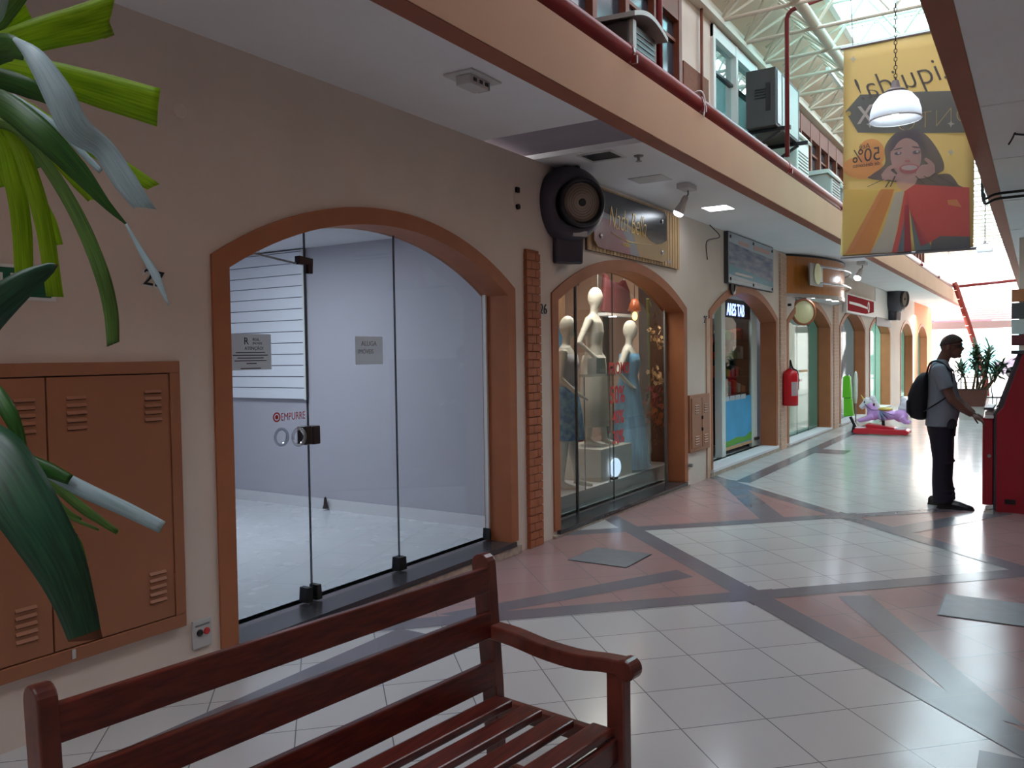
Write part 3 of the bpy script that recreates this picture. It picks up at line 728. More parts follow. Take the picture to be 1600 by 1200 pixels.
def spotlight(x, y, label, tgt, s=1.0):
    r = T('spotlight', label, 'spotlight', (x, y, ZC-0.2))
    b = MB(); b.box(x-0.06*s, x+0.06*s, y-0.11*s, y+0.11*s, ZC-0.05*s, ZC); b.build('base', 'fixture_white', r, bevel=0.006)
    a = Vector((x, y+0.03, ZC-0.05*s)); k = Vector((x-0.02*s, y+0.02, ZC-0.12*s)); d = Vector(tgt).normalized()
    b = MB(); b.limb([a, (a+k)/2+Vector((0.012, 0.01, 0)), k], 0.008*s, 8); b.build('arm', 'steel', r)
    b = MB(); b.lathe([(0.02*s, -0.02*s), (0.03*s, 0), (0.034*s, 0.06*s), (0.05*s, 0.13*s), (0.052*s, 0.15*s)], k, d, 16); b.build('shade', 'fixture_white', r, smooth=True)
    b = MB(); b.lathe([(0.05*s, 0.148*s), (0.046*s, 0.165*s), (0.03*s, 0.18*s), (0.001, 0.185*s)], k, d, 16); b.build('bulb', 'bulb_on', r, smooth=True)
spotlight(0.66, 7.55, 'lit white spotlight on ceiling in front of the boutique sign', (-0.35, -0.1, -0.75), 1.0)
spotlight(0.80, 15.9, 'lit white spotlight on ceiling beyond the curved canopy', (-0.2, -0.5, -0.7), 1.2)
b = MB(); b.limb(smooth_path([(0.02, 10.05, ZC), (0.05, 10.35, 3.02), (0.02, 9.95, 2.92), (0.015, 9.98, 2.70)], 6), 0.006, 6); tag(b.build('loose_cable', 'black', smooth=True), 'thin loose cable hanging from the ceiling left of travel poster', 'cable')

# ================================================================ SHOP 1 (empty)
slw = T('slatwall_panel', 'white grooved slatwall panel on the empty shop side wall', 'panel', (-3.2, 5.76, 1.16))
b = MB(); b.box(-3.95, -2.57, 5.768, 5.772, 1.16, 2.61); b.build('backing', 'groove', slw)
b = MB(); z = 1.163
while z < 2.60: b.box(-3.95, -2.57, 5.752, 5.768, z, min(z+0.102, 2.61)); z += 0.1105
b.build('slats', 'slat_white', slw)
b = MB(); b.box(-2.57, -2.545, 5.75, 5.772, 1.155, 2.615); b.build('edge_trim', 'white_paint', slw)
nt_ = T('paper_notice', 'printed attention notice with black letter logo stuck on shop door', 'notice', (-0.194, 3.1, 1.5))
b = MB(); b.box(-0.1945, -0.1935, 2.955, 3.245, 1.495, 1.692); b.build('sheet', 'paper', nt_)
text('lettering', 'R', 0.055, 'ink', (-0.193, 3.055, 1.635), (0, 1, 0), (0, 0, 1), nt_, extrude=0.0004)
text('lettering', 'REAL', 0.022, 'ink', (-0.193, 3.115, 1.655), (0, 1, 0), (0, 0, 1), nt_, extrude=0.0004)
text('lettering', 'IMOVEIS', 0.018, 'ink', (-0.193, 3.115, 1.635), (0, 1, 0), (0, 0, 1), nt_, extrude=0.0004)
text('lettering', 'ATENÇÃO!', 0.026, 'ink', (-0.193, 3.06, 1.605), (0, 1, 0), (0, 0, 1), nt_, extrude=0.0004)
b = MB()
for i, (s_, e_) in enumerate(((3.00, 3.20), (2.98, 3.22), (3.01, 3.19), (2.99, 3.21), (3.07, 3.14), (3.03, 3.17))):
    z = 1.588-0.015*i - (0.012 if i == 5 else 0); b.box(-0.1935, -0.193, s_, e_, z, z+0.005)
b.build('text_lines', 'ink', nt_)
b = MB(); b.box(-0.1945, -0.1935, 3.93, 4.19, 1.51, 1.69); n2 = b.build('paper_notice', 'paper'); tag(n2, 'faded pale notice sheet on the middle glass panel', 'notice')
text('lettering', 'ALUGA', 0.045, 'steel', (-0.193, 3.985, 1.63), (0, 1, 0), (0, 0, 1), n2, extrude=0.0004)
text('lettering', 'IMÓVEIS', 0.04, 'steel', (-0.193, 3.955, 1.58), (0, 1, 0), (0, 0, 1), n2, extrude=0.0004)
st = T('push_sticker', 'red EMPURRE push sticker with round emblem on glass door', 'sticker', (-0.194, 3.38, 1.19))
text('lettering', 'EMPURRE', 0.062, 'red_vinyl', (-0.194, 3.305, 1.20), (0, 1, 0), (0, 0, 1), st, extrude=0.0004, sx=0.72)
b = MB(); b.lathe([(0.028, 0), (0.028, 0.0008), (0.019, 0.0009), (0.019, 0.0002)], (-0.1945, 3.275, 1.222), (1, 0, 0), 24, cap=False); b.lathe([(0.013, 0), (0.013, 0.0009), (0.001, 0.0009)], (-0.1945, 3.275, 1.222), (1, 0, 0), 16); b.build('emblem', 'red_vinyl', st)
op = T('floor_plug', 'tiny dark plug fitting low on the empty shop wall', 'plug', (-2.3, 5.74, 0.12))
b = MB(); b.lathe([(0.03, 0), (0.02, 0.03), (0.012, 0.10), (0.001, 0.11)], (-2.30, 5.735, 0.12), n=10); b.build('body', 'bronze', op)

# ================================================================ EVAPORATIVE COOLERS
def cooler(c, ax, R, label):
    c = Vector(c); ax = Vector(ax).normalized(); sd = ax.cross(Vector((0, 0, 1))).normalized(); up = sd.cross(ax)
    r = T('evaporative_cooler', label, 'cooler', c - Vector((0, 0, R)), 'drum coolers on the gallery wall')
    k = R/0.315
    b = MB(); b.lathe([(0.10*k, -0.33*k), (0.22*k, -0.31*k), (0.285*k, -0.20*k), (0.312*k, -0.02*k), (0.315*k, 0.04*k), (0.30*k, 0.10*k), (0.262*k, 0.15*k), (0.235*k, 0.165*k), (0.19*k, 0.165*k), (0.178*k, 0.15*k), (0.175*k, 0.10*k), (0.001, 0.095*k)], c, ax, 36)
    b.build('drum', 'cooler_shell', r, smooth=True)
    o = c - sd*(0.05*k) + up*0.01
    b = MB(); b.lathe([(0.205*k, 0.13*k), (0.205*k, 0.19*k), (0.192*k, 0.205*k), (0.172*k, 0.20*k), (0.165*k, 0.15*k)], o, ax, 36, cap=False); b.build('outlet_ring', 'satin_black', r, smooth=True)
    b = MB(); b.lathe([(0.168*k, 0.15*k), (0.16*k, 0.165*k), (0.06*k, 0.178*k), (0.03*k, 0.178*k)], o, ax, 36); g = b.build('grille', 'cooler_grill', r, smooth=True)
    b = MB()
    for q in range(1, 7): b.lathe([((0.03+0.021*q)*k, 0.178*k-0.0012*q*k), ((0.034+0.021*q)*k, 0.181*k-0.0012*q*k), ((0.038+0.021*q)*k, 0.177*k-0.0012*q*k)], o, ax, 28, cap=False)
    b.build('grille_wire', 'cooler_wire', g)
    b = MB(); b.lathe([(0.032*k, 0.16*k), (0.032*k, 0.186*k), (0.02*k, 0.19*k), (0.001, 0.19*k)], o, ax, 16); b.build('hub', 'black', r)
    t = c - up*(0.365*k) - ax*0.03*k
    b = MB(); b.obox(t, sd*0.13*k, ax*0.11*k, up*0.13*k); b.build('water_tank', 'cooler_shell', r, bevel=0.02*k)
    b = MB(); b.obox(c + ax*0.137*k - up*0.245*k - sd*0.05*k, sd*0.065*k, ax*0.025*k, up*0.022*k); b.build('badge', 'grey_plastic', r)
    # wall bracket
    wy = c.y + 0.05
    b = MB(); b.box(0.0, 0.02, wy-0.04, wy+0.04, c.z-0.1, c.z+R+0.02); b.bar((0.01, wy, c.z+R*0.95), (c.x+0.1, c.y+0.02, c.z+R*0.98), 0.03, 0.03); b.bar((0.01, wy, c.z+R*0.5), (c.x*0.6, c.y+0.02, c.z+R*0.95), 0.02, 0.02)
    b.build('wall_bracket', 'satin_black', r)
cooler((0.095, 6.24, 2.82), (0.80, -0.58, -0.10), 0.315, 'large dark grey drum cooler by the boutique sign, nearest one')
cooler((0.20, 24.6, 2.93), (0.92, -0.25, -0.05), 0.36, 'distant dark drum cooler on white panel beyond the red store sign')
b = MB(); b.box(0.002, 0.02, 22.4, 26.6, 2.40, 3.12); tag(b.build('wall_board', 'white_paint'), 'white rectangular board behind the distant drum cooler', 'board')

# ================================================================ BOUTIQUE SIGN
M('sign_dark', (44, 38, 46), 0.2); M('sign_mauve', (138, 84, 96), 0.25); M('sign_gold', (168, 134, 84), 0.25); M('sign_grey', (128, 124, 132), 0.25)
M('gold_ink', (226, 190, 112), 0.3, metal=0.3); M('slat_wood', (206, 166, 118), 0.5, var=0.15, scale=8)
ns = T('boutique_sign', 'wavy dark and mauve boutique name sign on a wooden slat board', 'sign', (0.03, 7.8, 2.5))
b = MB(); b.mat(1).box(0.0, 0.018, 6.74, 8.96, 2.50, 3.10); b.mat(0)
y = 6.74
while y < 8.95: b.box(0.018, 0.035, y, y+0.062, 2.50, 3.10); y += 0.0755
b.build('slat_board', ['slat_wood', 'dark_gap'], ns)
Y_ = lambda t: 6.80+1.74*t
Z_ = lambda t: 2.53+0.54*t
def wave(pts): return [(Y_(a), Z_(c)) for a, c in pts]
base = wave([(0.0, .12), (.04, .02), (.10, .0), (.94, .0), (1.0, .05), (1.0, .92), (.97, 1.0), (.0, 1.0)])
b = MB(); b.prism(base, 'x', 0.05, 0.062); b.build('acrylic_panel', 'sign_gold', ns)
b = MB(); b.prism(wave([(0.0, .12), (.04, .02), (.10, 0), (.46, 0), (.44, .14), (.40, .28), (.34, .42), (.22, .52), (.0, .55)]), 'x', 0.0621, 0.0635); b.build('mauve_wave', 'sign_mauve', ns)
b = MB(); b.prism(wave([(.46, 0), (.58, 0), (.54, .2), (.50, .36), (.42, .50), (.30, .58), (.0, .66), (.0, .55), (.22, .52), (.34, .42), (.40, .28), (.44, .14)]), 'x', 0.0621, 0.0635); b.build('grey_wave', 'sign_grey', ns)
b = MB(); b.prism(wave([(.0, .66), (.30, .58), (.50, .50), (.66, .46), (.74, .36), (.84, .32), (.92, .36), (1.0, .45), (1.0, .92), (.97, 1.0), (.0, 1.0)]), 'x', 0.0621, 0.0635); b.build('dark_wave', 'sign_dark', ns)
text('lettering', 'Nada Bella', 0.31, 'gold_ink', (0.064, 7.09, 2.74), (0, 1, 0), (0, 0, 1), ns, extrude=0.003, shear=0.35, offset=-0.006, sx=0.66)
b = MB(); b.limb(smooth_path([(0.066, 7.15, 2.70), (0.066, 7.5, 2.655), (0.066, 8.1, 2.68)], 6), [0.003]*6+[0.007]*3+[0.004]*4, 6); b.build('swash', 'gold_ink', ns)
text('lettering', 'modas', 0.07, 'gold_ink', (0.064, 7.4, 2.60), (0, 1, 0), (0, 0, 1), ns, extrude=0.002)
for y, z in ((6.93, 2.64), (8.40, 2.96), (8.40, 2.63)):
    b = MB(); b.lathe([(0.022, 0), (0.022, 0.01), (0.014, 0.016), (0.001, 0.017)], (0.063, y, z), (1, 0, 0), 14); b.build('standoff_bolt', 'chrome', ns)
text('lettering', 'lojas', 0.06, 'grey_plastic', (0.036, 8.62, 2.545), (0, 1, 0), (0, 0, 1), ns, extrude=0.002)

# ================================================================ BOUTIQUE WINDOW
M('mannequin', (222, 212, 202), 0.5)
M('dress_blue', (40, 116, 196), 0.7, var=0.7, scale=16, dark=(150, 206, 236)); M('dress_sky', (120, 180, 222), 0.7, var=0.35, scale=3, stretch=(8, 8, 0.4), dark=(92, 140, 180))
M('top_grey', (204, 194, 204), 0.8); M('skirt_sheer', (206, 196, 186), 0.7, var=0.12, scale=4)
M('curtain_peach', (232, 180, 140), 0.85); M('garment_red', (100, 34, 40), 0.8, var=0.25, scale=30); M('dark_wood', (56, 36, 30), 0.5, var=0.2)
M('flower_cream', (244, 206, 160), 0.8); M('flower_orange', (206, 116, 70), 0.8); M('flower_pink', (170, 74, 84), 0.8); M('leaf_olive', (82, 84, 40), 0.7)
M('bulb_warm', (255, 200, 120), emit=(255, 170, 70), estr=18); M('amber_glass', (150, 70, 36), 0.15)
def mannequin(o, face, h, label, pose):
    """o = floor point; face = heading; h = height"""
    o = Vector(o); f = Vector((math.cos(face), math.sin(face), 0)); s = Vector((-f.y, f.x, 0)); u = Vector((0, 0, 1)); k = h/1.75
    def Q(a, l, z): return o + (f*a + s*l + u*z)*k
    r = T('mannequin', label, 'mannequin', o, 'boutique mannequins')
    b = MB()
    def sec(rows):
        b.rings([[Q(a + ra*math.cos(t), l + rl*math.sin(t), z) for t in [2*PI*i/16 for i in range(16)]] for a, l, z, ra, rl in rows])
    sec([(0, 0, .80, .09, .13), (0, 0, .92, .11, .165), (0, 0, 1.0, .10, .15), (0, 0, 1.12, .08, .115), (.01, 0, 1.25, .105, .14), (.01, 0, 1.36, .09, .16), (0, 0, 1.43, .06, .13), (0, 0, 1.46, .04, .05)])
    sec([(0, 0, 1.40, .045, .05), (.01, 0, 1.50, .042, .045), (.02, 0, 1.56, .05, .05)])
    b.ball(Q(.025, 0, 1.635), .088*k, .072*k, .118*k, Matrix.Rotation(face, 3, 'Z'))
    for sgn in (1, -1):
        b.limb([Q(.0, sgn*.085, .88), Q(.03 if sgn > 0 else -.02, sgn*.085, .48), Q(.09 if sgn > 0 else -.05, sgn*.085, .09)], [.085*k, .058*k, .035*k], 12)
        fx_ = .09 if sgn > 0 else -.05
        b.limb([Q(fx_-.03, sgn*.085, .07), Q(fx_+.06, sgn*.09, .035), Q(fx_+.16, sgn*.1, .018)], [.036*k, .03*k, .018*k], 10)
        a = pose[0 if sgn > 0 else 1]
        b.limb([Q(0, sgn*.155, 1.40), Q(a[0][0], sgn*a[0][1], a[0][2]), Q(a[1][0], sgn*a[1][1], a[1][2]), Q(a[2][0], sgn*a[2][1], a[2][2])], [.05*k, .036*k, .024*k, .014*k], 10)
    b.build('body', 'mannequin', r, remesh=0.011, smoothit=4)
    return r, Q
LOW = ((-.02, .22, 1.12), (.13, .19, .98), (.24, .12, .90)); REST = ((-.03, .24, 1.12), (.06, .25, .90), (.10, .24, .74)); AKIMBO = ((-.08, .30, 1.14), (.06, .17, .98), (.10, .14, .96)); FWD = ((-.02, .22, 1.12), (.20, .20, 1.0), (.34, .19, 1.0))
def garment(r, Q, name, rows, mat, n=22, pleat=0.0):
    b = MB(); b.rings([[Q(a + ra*math.cos(t)*(1+pleat*math.cos(9*t)*(j/len(rows))), rl*math.sin(t)*(1+pleat*math.cos(9*t)*(j/len(rows))), z) for t in [2*PI*i/44 for i in range(44)]] for j, (a, z, ra, rl) in enumerate(rows)], cap=False)
    return b.build(name, mat, r, smooth=True, solid=0.006)
b = MB(); b.box(-1.15, -0.32, 6.62, 9.60, 0.061, 0.22); tag(b.build('display_platform', 'shop_white'), 'low pale display platform inside the boutique window', 'platform')
r1, q1 = mannequin((-0.52, 7.30, 0.222), 0.35, 1.72, 'white mannequin in grey top and blue patterned skirt, leftmost in window', (REST, LOW))
garment(r1, q1, 'top', [(.01, 1.36, .108, .175), (.015, 1.25, .122, .158), (0, 1.10, .098, .132), (0, 1.04, .105, .15)], 'top_grey')
garment(r1, q1, 'skirt', [(0, 1.06, .10, .14), (0, .95, .128, .185), (.01, .75, .15, .20), (.01, .5, .17, .215)], 'dress_blue', pleat=0.04)
b = MB(); b.box(-0.95, -0.38, 7.78, 8.56, 0.222, 0.56); tag(b.build('pedestal', 'skirt_sheer'), 'beige box pedestal under the tallest mannequin', 'pedestal')
r2, q2 = mannequin((-0.62, 8.12, 0.562), 0.2, 1.72, 'bare white mannequin standing highest on the beige pedestal', (AKIMBO, AKIMBO))
garment(r2, q2, 'skirt', [(0, 1.0, .115, .16), (0, .9, .135, .19), (0, .5, .15, .21), (0, .22, .16, .22)], 'skirt_sheer', pleat=0.05)
r3, q3 = mannequin((-0.52, 8.80, 0.222), 0.3, 1.72, 'white mannequin in long pale blue dress, right in window', (REST, AKIMBO))
garment(r3, q3, 'dress', [(.01, 1.36, .11, .17), (.015, 1.25, .125, .16), (0, 1.10, .102, .135), (0, .95, .13, .185), (0, .6, .17, .22), (0, .2, .21, .27), (0, .03, .23, .29)], 'dress_sky', pleat=0.06)
# curtains at the back, hanging garments, lights, flowers
def curtain(x, y0, y1, z0, z1, mat, label, amp=0.03, per=0.11, name='curtain', grp=None):
    b = MB(); n = int((y1-y0)/per*6); rows = []
    for z in (z1, (z0+z1)/2, z0): rows.append([(x+amp*math.sin(2*PI*(y0+(y1-y0)*i/n)/per), y0+(y1-y0)*i/n, z) for i in range(n+1)])
    b.rings(rows, close=False, cap=False); return tag(b.build(name, mat, smooth=True, solid=0.004), label, 'curtain', grp)
curtain(-1.9, 6.95, 9.8, 1.95, 2.70, 'curtain_peach', 'peach pleated valance along the back of the boutique window')
curtain(-1.95, 9.05, 9.8, 0.07, 1.95, 'dress_sky', 'pale lilac curtain hanging at the changing room behind mannequins')
curtain(-1.2, 9.55, 9.70, 0.25, 2.5, 'dark_wood', 'dark hanging drape behind the flower garland', amp=0.012)
b = MB(); b.prism([(8.98, 2.52), (9.10, 2.43), (9.42, 2.43), (9.52, 2.48), (9.66, 2.34), (9.70, 2.06), (8.90, 2.06), (8.94, 2.3)], 'x', -0.93, -0.87)
tag(b.build('hanging_blouse', 'garment_red', bevel=0.02), 'dark red strappy garment hanging high behind the amber pendant', 'garment')
b = MB(); b.box(-0.98, -0.82, 8.86, 9.72, 2.01, 2.045); b.build('shelf', 'shop_white')
for y_ in (8.92, 9.66):
    b = MB(); b.tube([(-0.96, y_, 2.04), (-0.96, y_, 2.745)], 0.006, 6); b.build('hanging_rod', 'steel', bpy.data.objects['shelf'])
tag(bpy.data.objects['shelf'], 'white hanging shelf with a spot under the dark red garment', 'shelf')
b = MB(); b.lathe([(0.045, 0), (0.045, -0.006), (0.001, -0.007)], (-0.88, 9.15, 2.01), n=14); b.build('downlight', 'bulb_on', bpy.data.objects['shelf'])
pb = T('pendant_bulb', 'amber glass pendant with glowing bulb above the blue dress', 'lamp', (-0.55, 9.06, 1.93))
c0 = Vector((-0.55, 9.06, 2.0))
b = MB(); b.limb([c0+Vector((0, 0, 0.72)), c0+Vector((0, 0, 0.16))], 0.006, 6); b.build('cord', 'black', pb)
b = MB(); b.lathe([(0.03, 0.20), (0.05, 0.16), (0.085, 0.06)], c0, n=18, cap=False); b.build('shade', 'amber_glass', pb, smooth=True, solid=0.003)
b = MB(); b.ball(c0, .03, .03, .05); b.build('bulb', 'bulb_warm', pb, smooth=True)
def garland():
    r = T('flower_garland', 'artificial orchid and orange blossom garland at right of boutique window', 'flowers', (-0.42, 9.40, 0.24))
    b = MB(); b.limb(smooth_path([(-0.50, 9.34, 0.225), (-0.52, 9.42, 1.0), (-0.5, 9.36, 1.7), (-0.42, 9.14, 2.2)], 6), 0.018, 7); b.build('stem', 'leaf_olive', r)
    rnd = random.Random(3)
    for nm, mat, n, box in (('foliage', 'leaf_olive', 90, (9.22, 9.52, 0.30, 2.15)), ('orchid_blossoms', 'flower_cream', 26, (9.28, 9.60, 1.62, 1.86)), ('lower_orchids', 'flower_cream', 22, (9.26, 9.60, 1.18, 1.36)), ('orange_blossoms', 'flower_orange', 50, (9.20, 9.52, 0.66, 0.98)), ('pink_blossoms', 'flower_pink', 34, (9.22, 9.54, 0.92, 1.16))):
        b = MB()
        for i in range(n):
            y = rnd.uniform(box[0], box[1]); z = rnd.uniform(box[2], box[3])
            if 'orchid' in nm: z = box[3]-(y-box[0])/(box[1]-box[0])*(box[3]-box[2]) + rnd.uniform(-.05, .05)
            x = -0.42+rnd.uniform(-.10, .06); s = rnd.uniform(.018, .034) if nm != 'foliage' else rnd.uniform(.02, .045)
            n0 = Vector((1, rnd.uniform(-.9, .5), rnd.uniform(-.6, .6))).normalized(); a0 = n0.cross(Vector((0, 0, 1))).normalized(); b0_ = n0.cross(a0)
            c = Vector((x, y, z))
            if nm == 'foliage':
                d = Vector((rnd.uniform(-.4, .4), rnd.uniform(-1, 1), rnd.uniform(-1, 1))).normalized(); w_ = d.cross(n0).normalized()*s*0.35
                b.face([c-d*s, c+w_, c+d*s*1.6, c-w_])
            else:
                for q in range(5):
                    t = 2*PI*q/5; d = a0*math.cos(t)+b0_*math.sin(t); e = a0*-math.sin(t)+b0_*math.cos(t)
                    b.face([c, c+d*s*.7+e*s*.45+n0*.008, c+d*s*1.3+n0*.004, c+d*s*.7-e*s*.45+n0*.008])
        b.build(nm, mat, r)
garland()
b = MB(); b.box(-0.80, -0.25, 9.74, 9.85, 0.07, 2.6); tag(b.build('dark_panel', 'dark_wood'), 'dark wooden end panel at right side of the boutique window', 'panel')
sh = T('stool', 'dark red upholstered stool with hairpin legs behind the leftmost mannequin', 'stool', (-1.45, 7.9, 0.06))
b = MB(); b.box(-1.7, -1.2, 8.3, 9.0, 0.42, 0.82); b.build('seat', 'garment_red', sh, bevel=0.03)
for yy in (8.36, 8.94):
    for xx in (-1.64, -1.26):
        b = MB(); b.limb([(xx, yy-.03, .42), (xx, yy, .065), (xx, yy+.03, .42)], .008, 6); b.build('leg', 'bronze', sh)
M('lamp_disc', (240, 246, 255), emit=(200, 220, 255), estr=1.6)
rl = T('round_lamp', 'glowing round disc lamp on black foot below the promo lettering', 'lamp', (-0.36, 8.04, 0.222))
b = MB(); b.lathe([(0.10, 0), (0.10, 0.014), (0.085, 0.018), (0.001, 0.018)], (-0.345, 8.04, 0.35), (1, -0.15, 0), 28); b.build('disc', 'lamp_disc', rl)
b = MB(); b.box(-0.40, -0.33, 7.99, 8.09, 0.222, 0.245); b.build('foot', 'black', rl)
dc = T('display_case', 'small white framed reflection-like display box on boutique shelf', 'box', (-1.0, 8.0, 1.2))
dc['label'] = 'small white display box behind the glass beside the tallest mannequin'
b = MB(); b.box(-0.34, -0.24, 7.42, 7.62, 1.36, 1.52); b.build('box', 'grey_plastic', dc); b = MB(); b.box(-0.239, -0.235, 7.48, 7.60, 1.37, 1.41); b.build('label_strip', 'white_paint', dc)
b = MB(); b.box(-0.345, -0.235, 7.25, 7.85, 1.335, 1.36); b.build('ledge', 'clear_glass', dc)
for b_ in (0.0,):
    c = MB(); c.limb([(-0.30, 7.27, 1.335), (-0.30, 7.27, 0.225)], 0.006, 6); c.limb([(-0.30, 7.83, 1.335), (-0.30, 7.83, 0.225)], 0.006, 6); c.build('leg', 'chrome', dc)
pr = T('promo_lettering', 'red PROMO 50% 40% 30% vinyl lettering on boutique glass', 'sticker', (-0.19, 7.9, 0.6))
for s, z, size, y in (('PROMO', 1.355, 0.165, 7.60), ('50%', 1.055, 0.25, 7.62), ('40%', 0.845, 0.19, 7.68), ('30%', 0.64, 0.19, 7.68)):
    text('lettering', s, size, 'red_vinyl', (-0.193, y, z), (0, 1, -0.0), (0, 0, 1), pr, extrude=0.0005, sx=0.86, offset=0.004)

# small cabinet between shops
sc2 = T('meter_cabinet', 'small orange metal meter cabinet between boutique and toy shop arches', 'cabinet', (0.0, 9.63, 0.38))
b = MB(); b.box(0.0, 0.03, 9.295, 9.99, 0.385, 1.06); b.build('frame', 'cabinet_paint', sc2, bevel=0.004)
for y0, y1 in ((9.34, 9.68), (9.69, 9.95)):
    b = MB(); b.box(0.03, 0.04, y0, y1, 0.43, 1.02); d = b.build('door', 'cabinet_paint', sc2, bevel=0.003)
    for z in (0.93, 0.56): louvre(d, (y0+y1)/2, z, 4, 0.13, x=0.04, pitch=0.03)
b = MB(); b.box(0.04, 0.055, 9.665, 9.70, 0.62, 0.66); b.box(0.04, 0.055, 9.665, 9.70, 0.76, 0.80); b.build('padlock', 'bronze', sc2)
b = MB(); b.lathe([(0.02, 0), (0.02, 0.05), (0.001, 0.05)], (0, 9.32, 0.24), (1, 0, 0), 10); tag(b.build('wall_tap', 'steel'), 'small wall tap stub below the meter cabinet', 'tap')

# ================================================================ TOY / REPAIR SHOP
ps = T('travel_poster', 'blurred blue landscape poster panel over the third arch', 'poster', (0.05, 11.8, 2.47))
M('poster_pale', (176, 186, 192), 0.5); M('poster_sky', (72, 90, 124), 0.5, var=0.6, scale=2.2, stretch=(1, 1, 6), dark=(158, 160, 172)); M('poster_teal', (96, 142, 158), 0.5); M('poster_pink', (206, 160, 152), 0.5)
b = MB(); b.box(0.0, 0.055, 10.66, 12.84, 2.46, 3.13); b.build('light_box', 'ac_dark', ps)
b = MB(); b.box(0.055, 0.058, 10.68, 12.82, 2.47, 3.12); b.build('poster_face', 'poster_pale', ps)
b = MB(); b.prism([(10.70, 2.70), (12.80, 2.60), (12.80, 2.95), (11.6, 2.97), (10.70, 3.0)], 'x', 0.058, 0.0595); b.build('landscape_print', 'poster_sky', ps)
b = MB(); b.prism([(10.70, 2.58), (12.80, 2.53), (12.80, 2.60), (10.70, 2.71)], 'x', 0.058, 0.0598); b.build('teal_band', 'poster_teal', ps)
b = MB(); b.box(0.058, 0.0595, 11.1, 11.55, 3.0, 3.05); b.box(0.058, 0.0595, 11.8, 12.6, 3.0, 3.06); b.build('pink_heading', 'poster_pink', ps)
b = MB(); b.box(0.0597, 0.0602, 10.9, 12.1, 2.51, 2.525); b.box(0.0597, 0.0602, 10.95, 11.75, 2.59, 2.62); b.build('text_lines', 'steel', ps)
for y, z in ((10.75, 3.07), (11.78, 3.08), (12.75, 3.07), (10.75, 2.52), (11.78, 2.50), (12.75, 2.50)):
    b = MB(); b.lathe([(0.022, 0), (0.022, 0.012), (0.001, 0.014)], (0.058, y, z), (1, 0, 0), 10); b.build('standoff_bolt', 'satin_black', ps)
b = MB(); b.lathe([(0.11, 0), (0.11, 0.02), (0.07, 0.025), (0.06, 0.01), (0.001, 0.01)], (0.016, 10.95, 2.43), (1, 0, 0), 18); tag(b.build('round_badge', 'satin_black', smooth=False), 'small round dark badge under lower left corner of travel poster', 'badge')
M('glow_blue', (220, 230, 255), emit=(150, 175, 255), estr=2.0)
ls = T('led_name_sign', 'lit blue white ARES TAB scrolling sign in shop window', 'sign', (-0.3, 12.2, 2.07))
b = MB(); b.box(-0.345, -0.30, 11.55, 12.83, 2.06, 2.33); b.build('case', 'black', ls)
text('lettering', 'ARES TAB', 0.245, 'glow_blue', (-0.298, 11.70, 2.095), (0, 1, 0), (0, 0, 1), ls, extrude=0.002, sx=0.78, offset=0.004)
df = bpy.data.objects.new('door_3', None); C.objects.link(df); df.location = (-0.3, 11.4, 0.09); df['kind'] = 'structure'
b = MB(); b.box(-0.36, -0.26, 11.34, 11.50, 0.092, 2.40); b.build('door_frame', 'ac_white', df)
b = MB(); b.box(-0.325, -0.285, 12.85, 13.14, 0.092, 2.30); b.build('side_panel', 'ac_white', df)
b = MB(); b.box(-0.305, -0.30, 11.50, 12.85, 0.75, 2.06); b.build('glass_panel', 'door_glass', df)
M('poster_blue', (84, 176, 226), 0.7, var=0.2, scale=2); M('grass_green', (96, 170, 60), 0.5); M('toy_orange', (206, 96, 60), 0.5); M('toy_red', (190, 44, 44), 0.5); M('toy_green', (70, 170, 80), 0.5); M('toy_blue', (40, 60, 130), 0.5); M('toy_yellow', (216, 190, 70), 0.5); M('toy_black', (28, 26, 34), 0.5)
wp = T('window_poster', 'sky blue poster with green ground across bottom of shop window', 'poster', (-0.3, 12.2, 0.28))
b = MB(); b.box(-0.31, -0.295, 11.50, 12.85, 0.20, 0.90); b.build('print', 'poster_blue', wp)
b = MB(); b.prism([(11.50, 0.20), (12.85, 0.22), (12.85, 0.34), (12.5, 0.28), (12.1, 0.31), (11.7, 0.28), (11.50, 0.30)], 'x', -0.2949, -0.293); b.build('green_ground', 'grass_green', wp)
b = MB(); b.box(-0.31, -0.285, 11.50, 12.85, 0.155, 0.20); b.build('bottom_rail', 'slat_wood', wp)
b = MB()
for y in (11.52, 11.80, 12.06, 12.33): b.box(-0.2949, -0.293, y, y+0.24, 0.86, 0.93)
b.build('price_strip', 'poster_pale', wp)
rnd = random.Random(11)
b = MB(); b.box(-0.95, -0.93, 11.5, 12.9, 0.092, 2.1); b.box(-0.95, -0.34, 12.86, 12.90, 0.092, 2.1)
for z in (0.93, 1.18, 1.44, 1.72): b.box(-0.93, -0.34, 11.55, 12.86, z, z+0.02)
tag(b.build('shelf_unit', 'ac_dark'), 'dark glass fronted shelf unit behind the lit name sign window', 'shelf')
tm = ['toy_orange', 'toy_red', 'grey_plastic', 'toy_yellow', 'toy_black', 'poster_pale', 'toy_green', 'ac_dark']
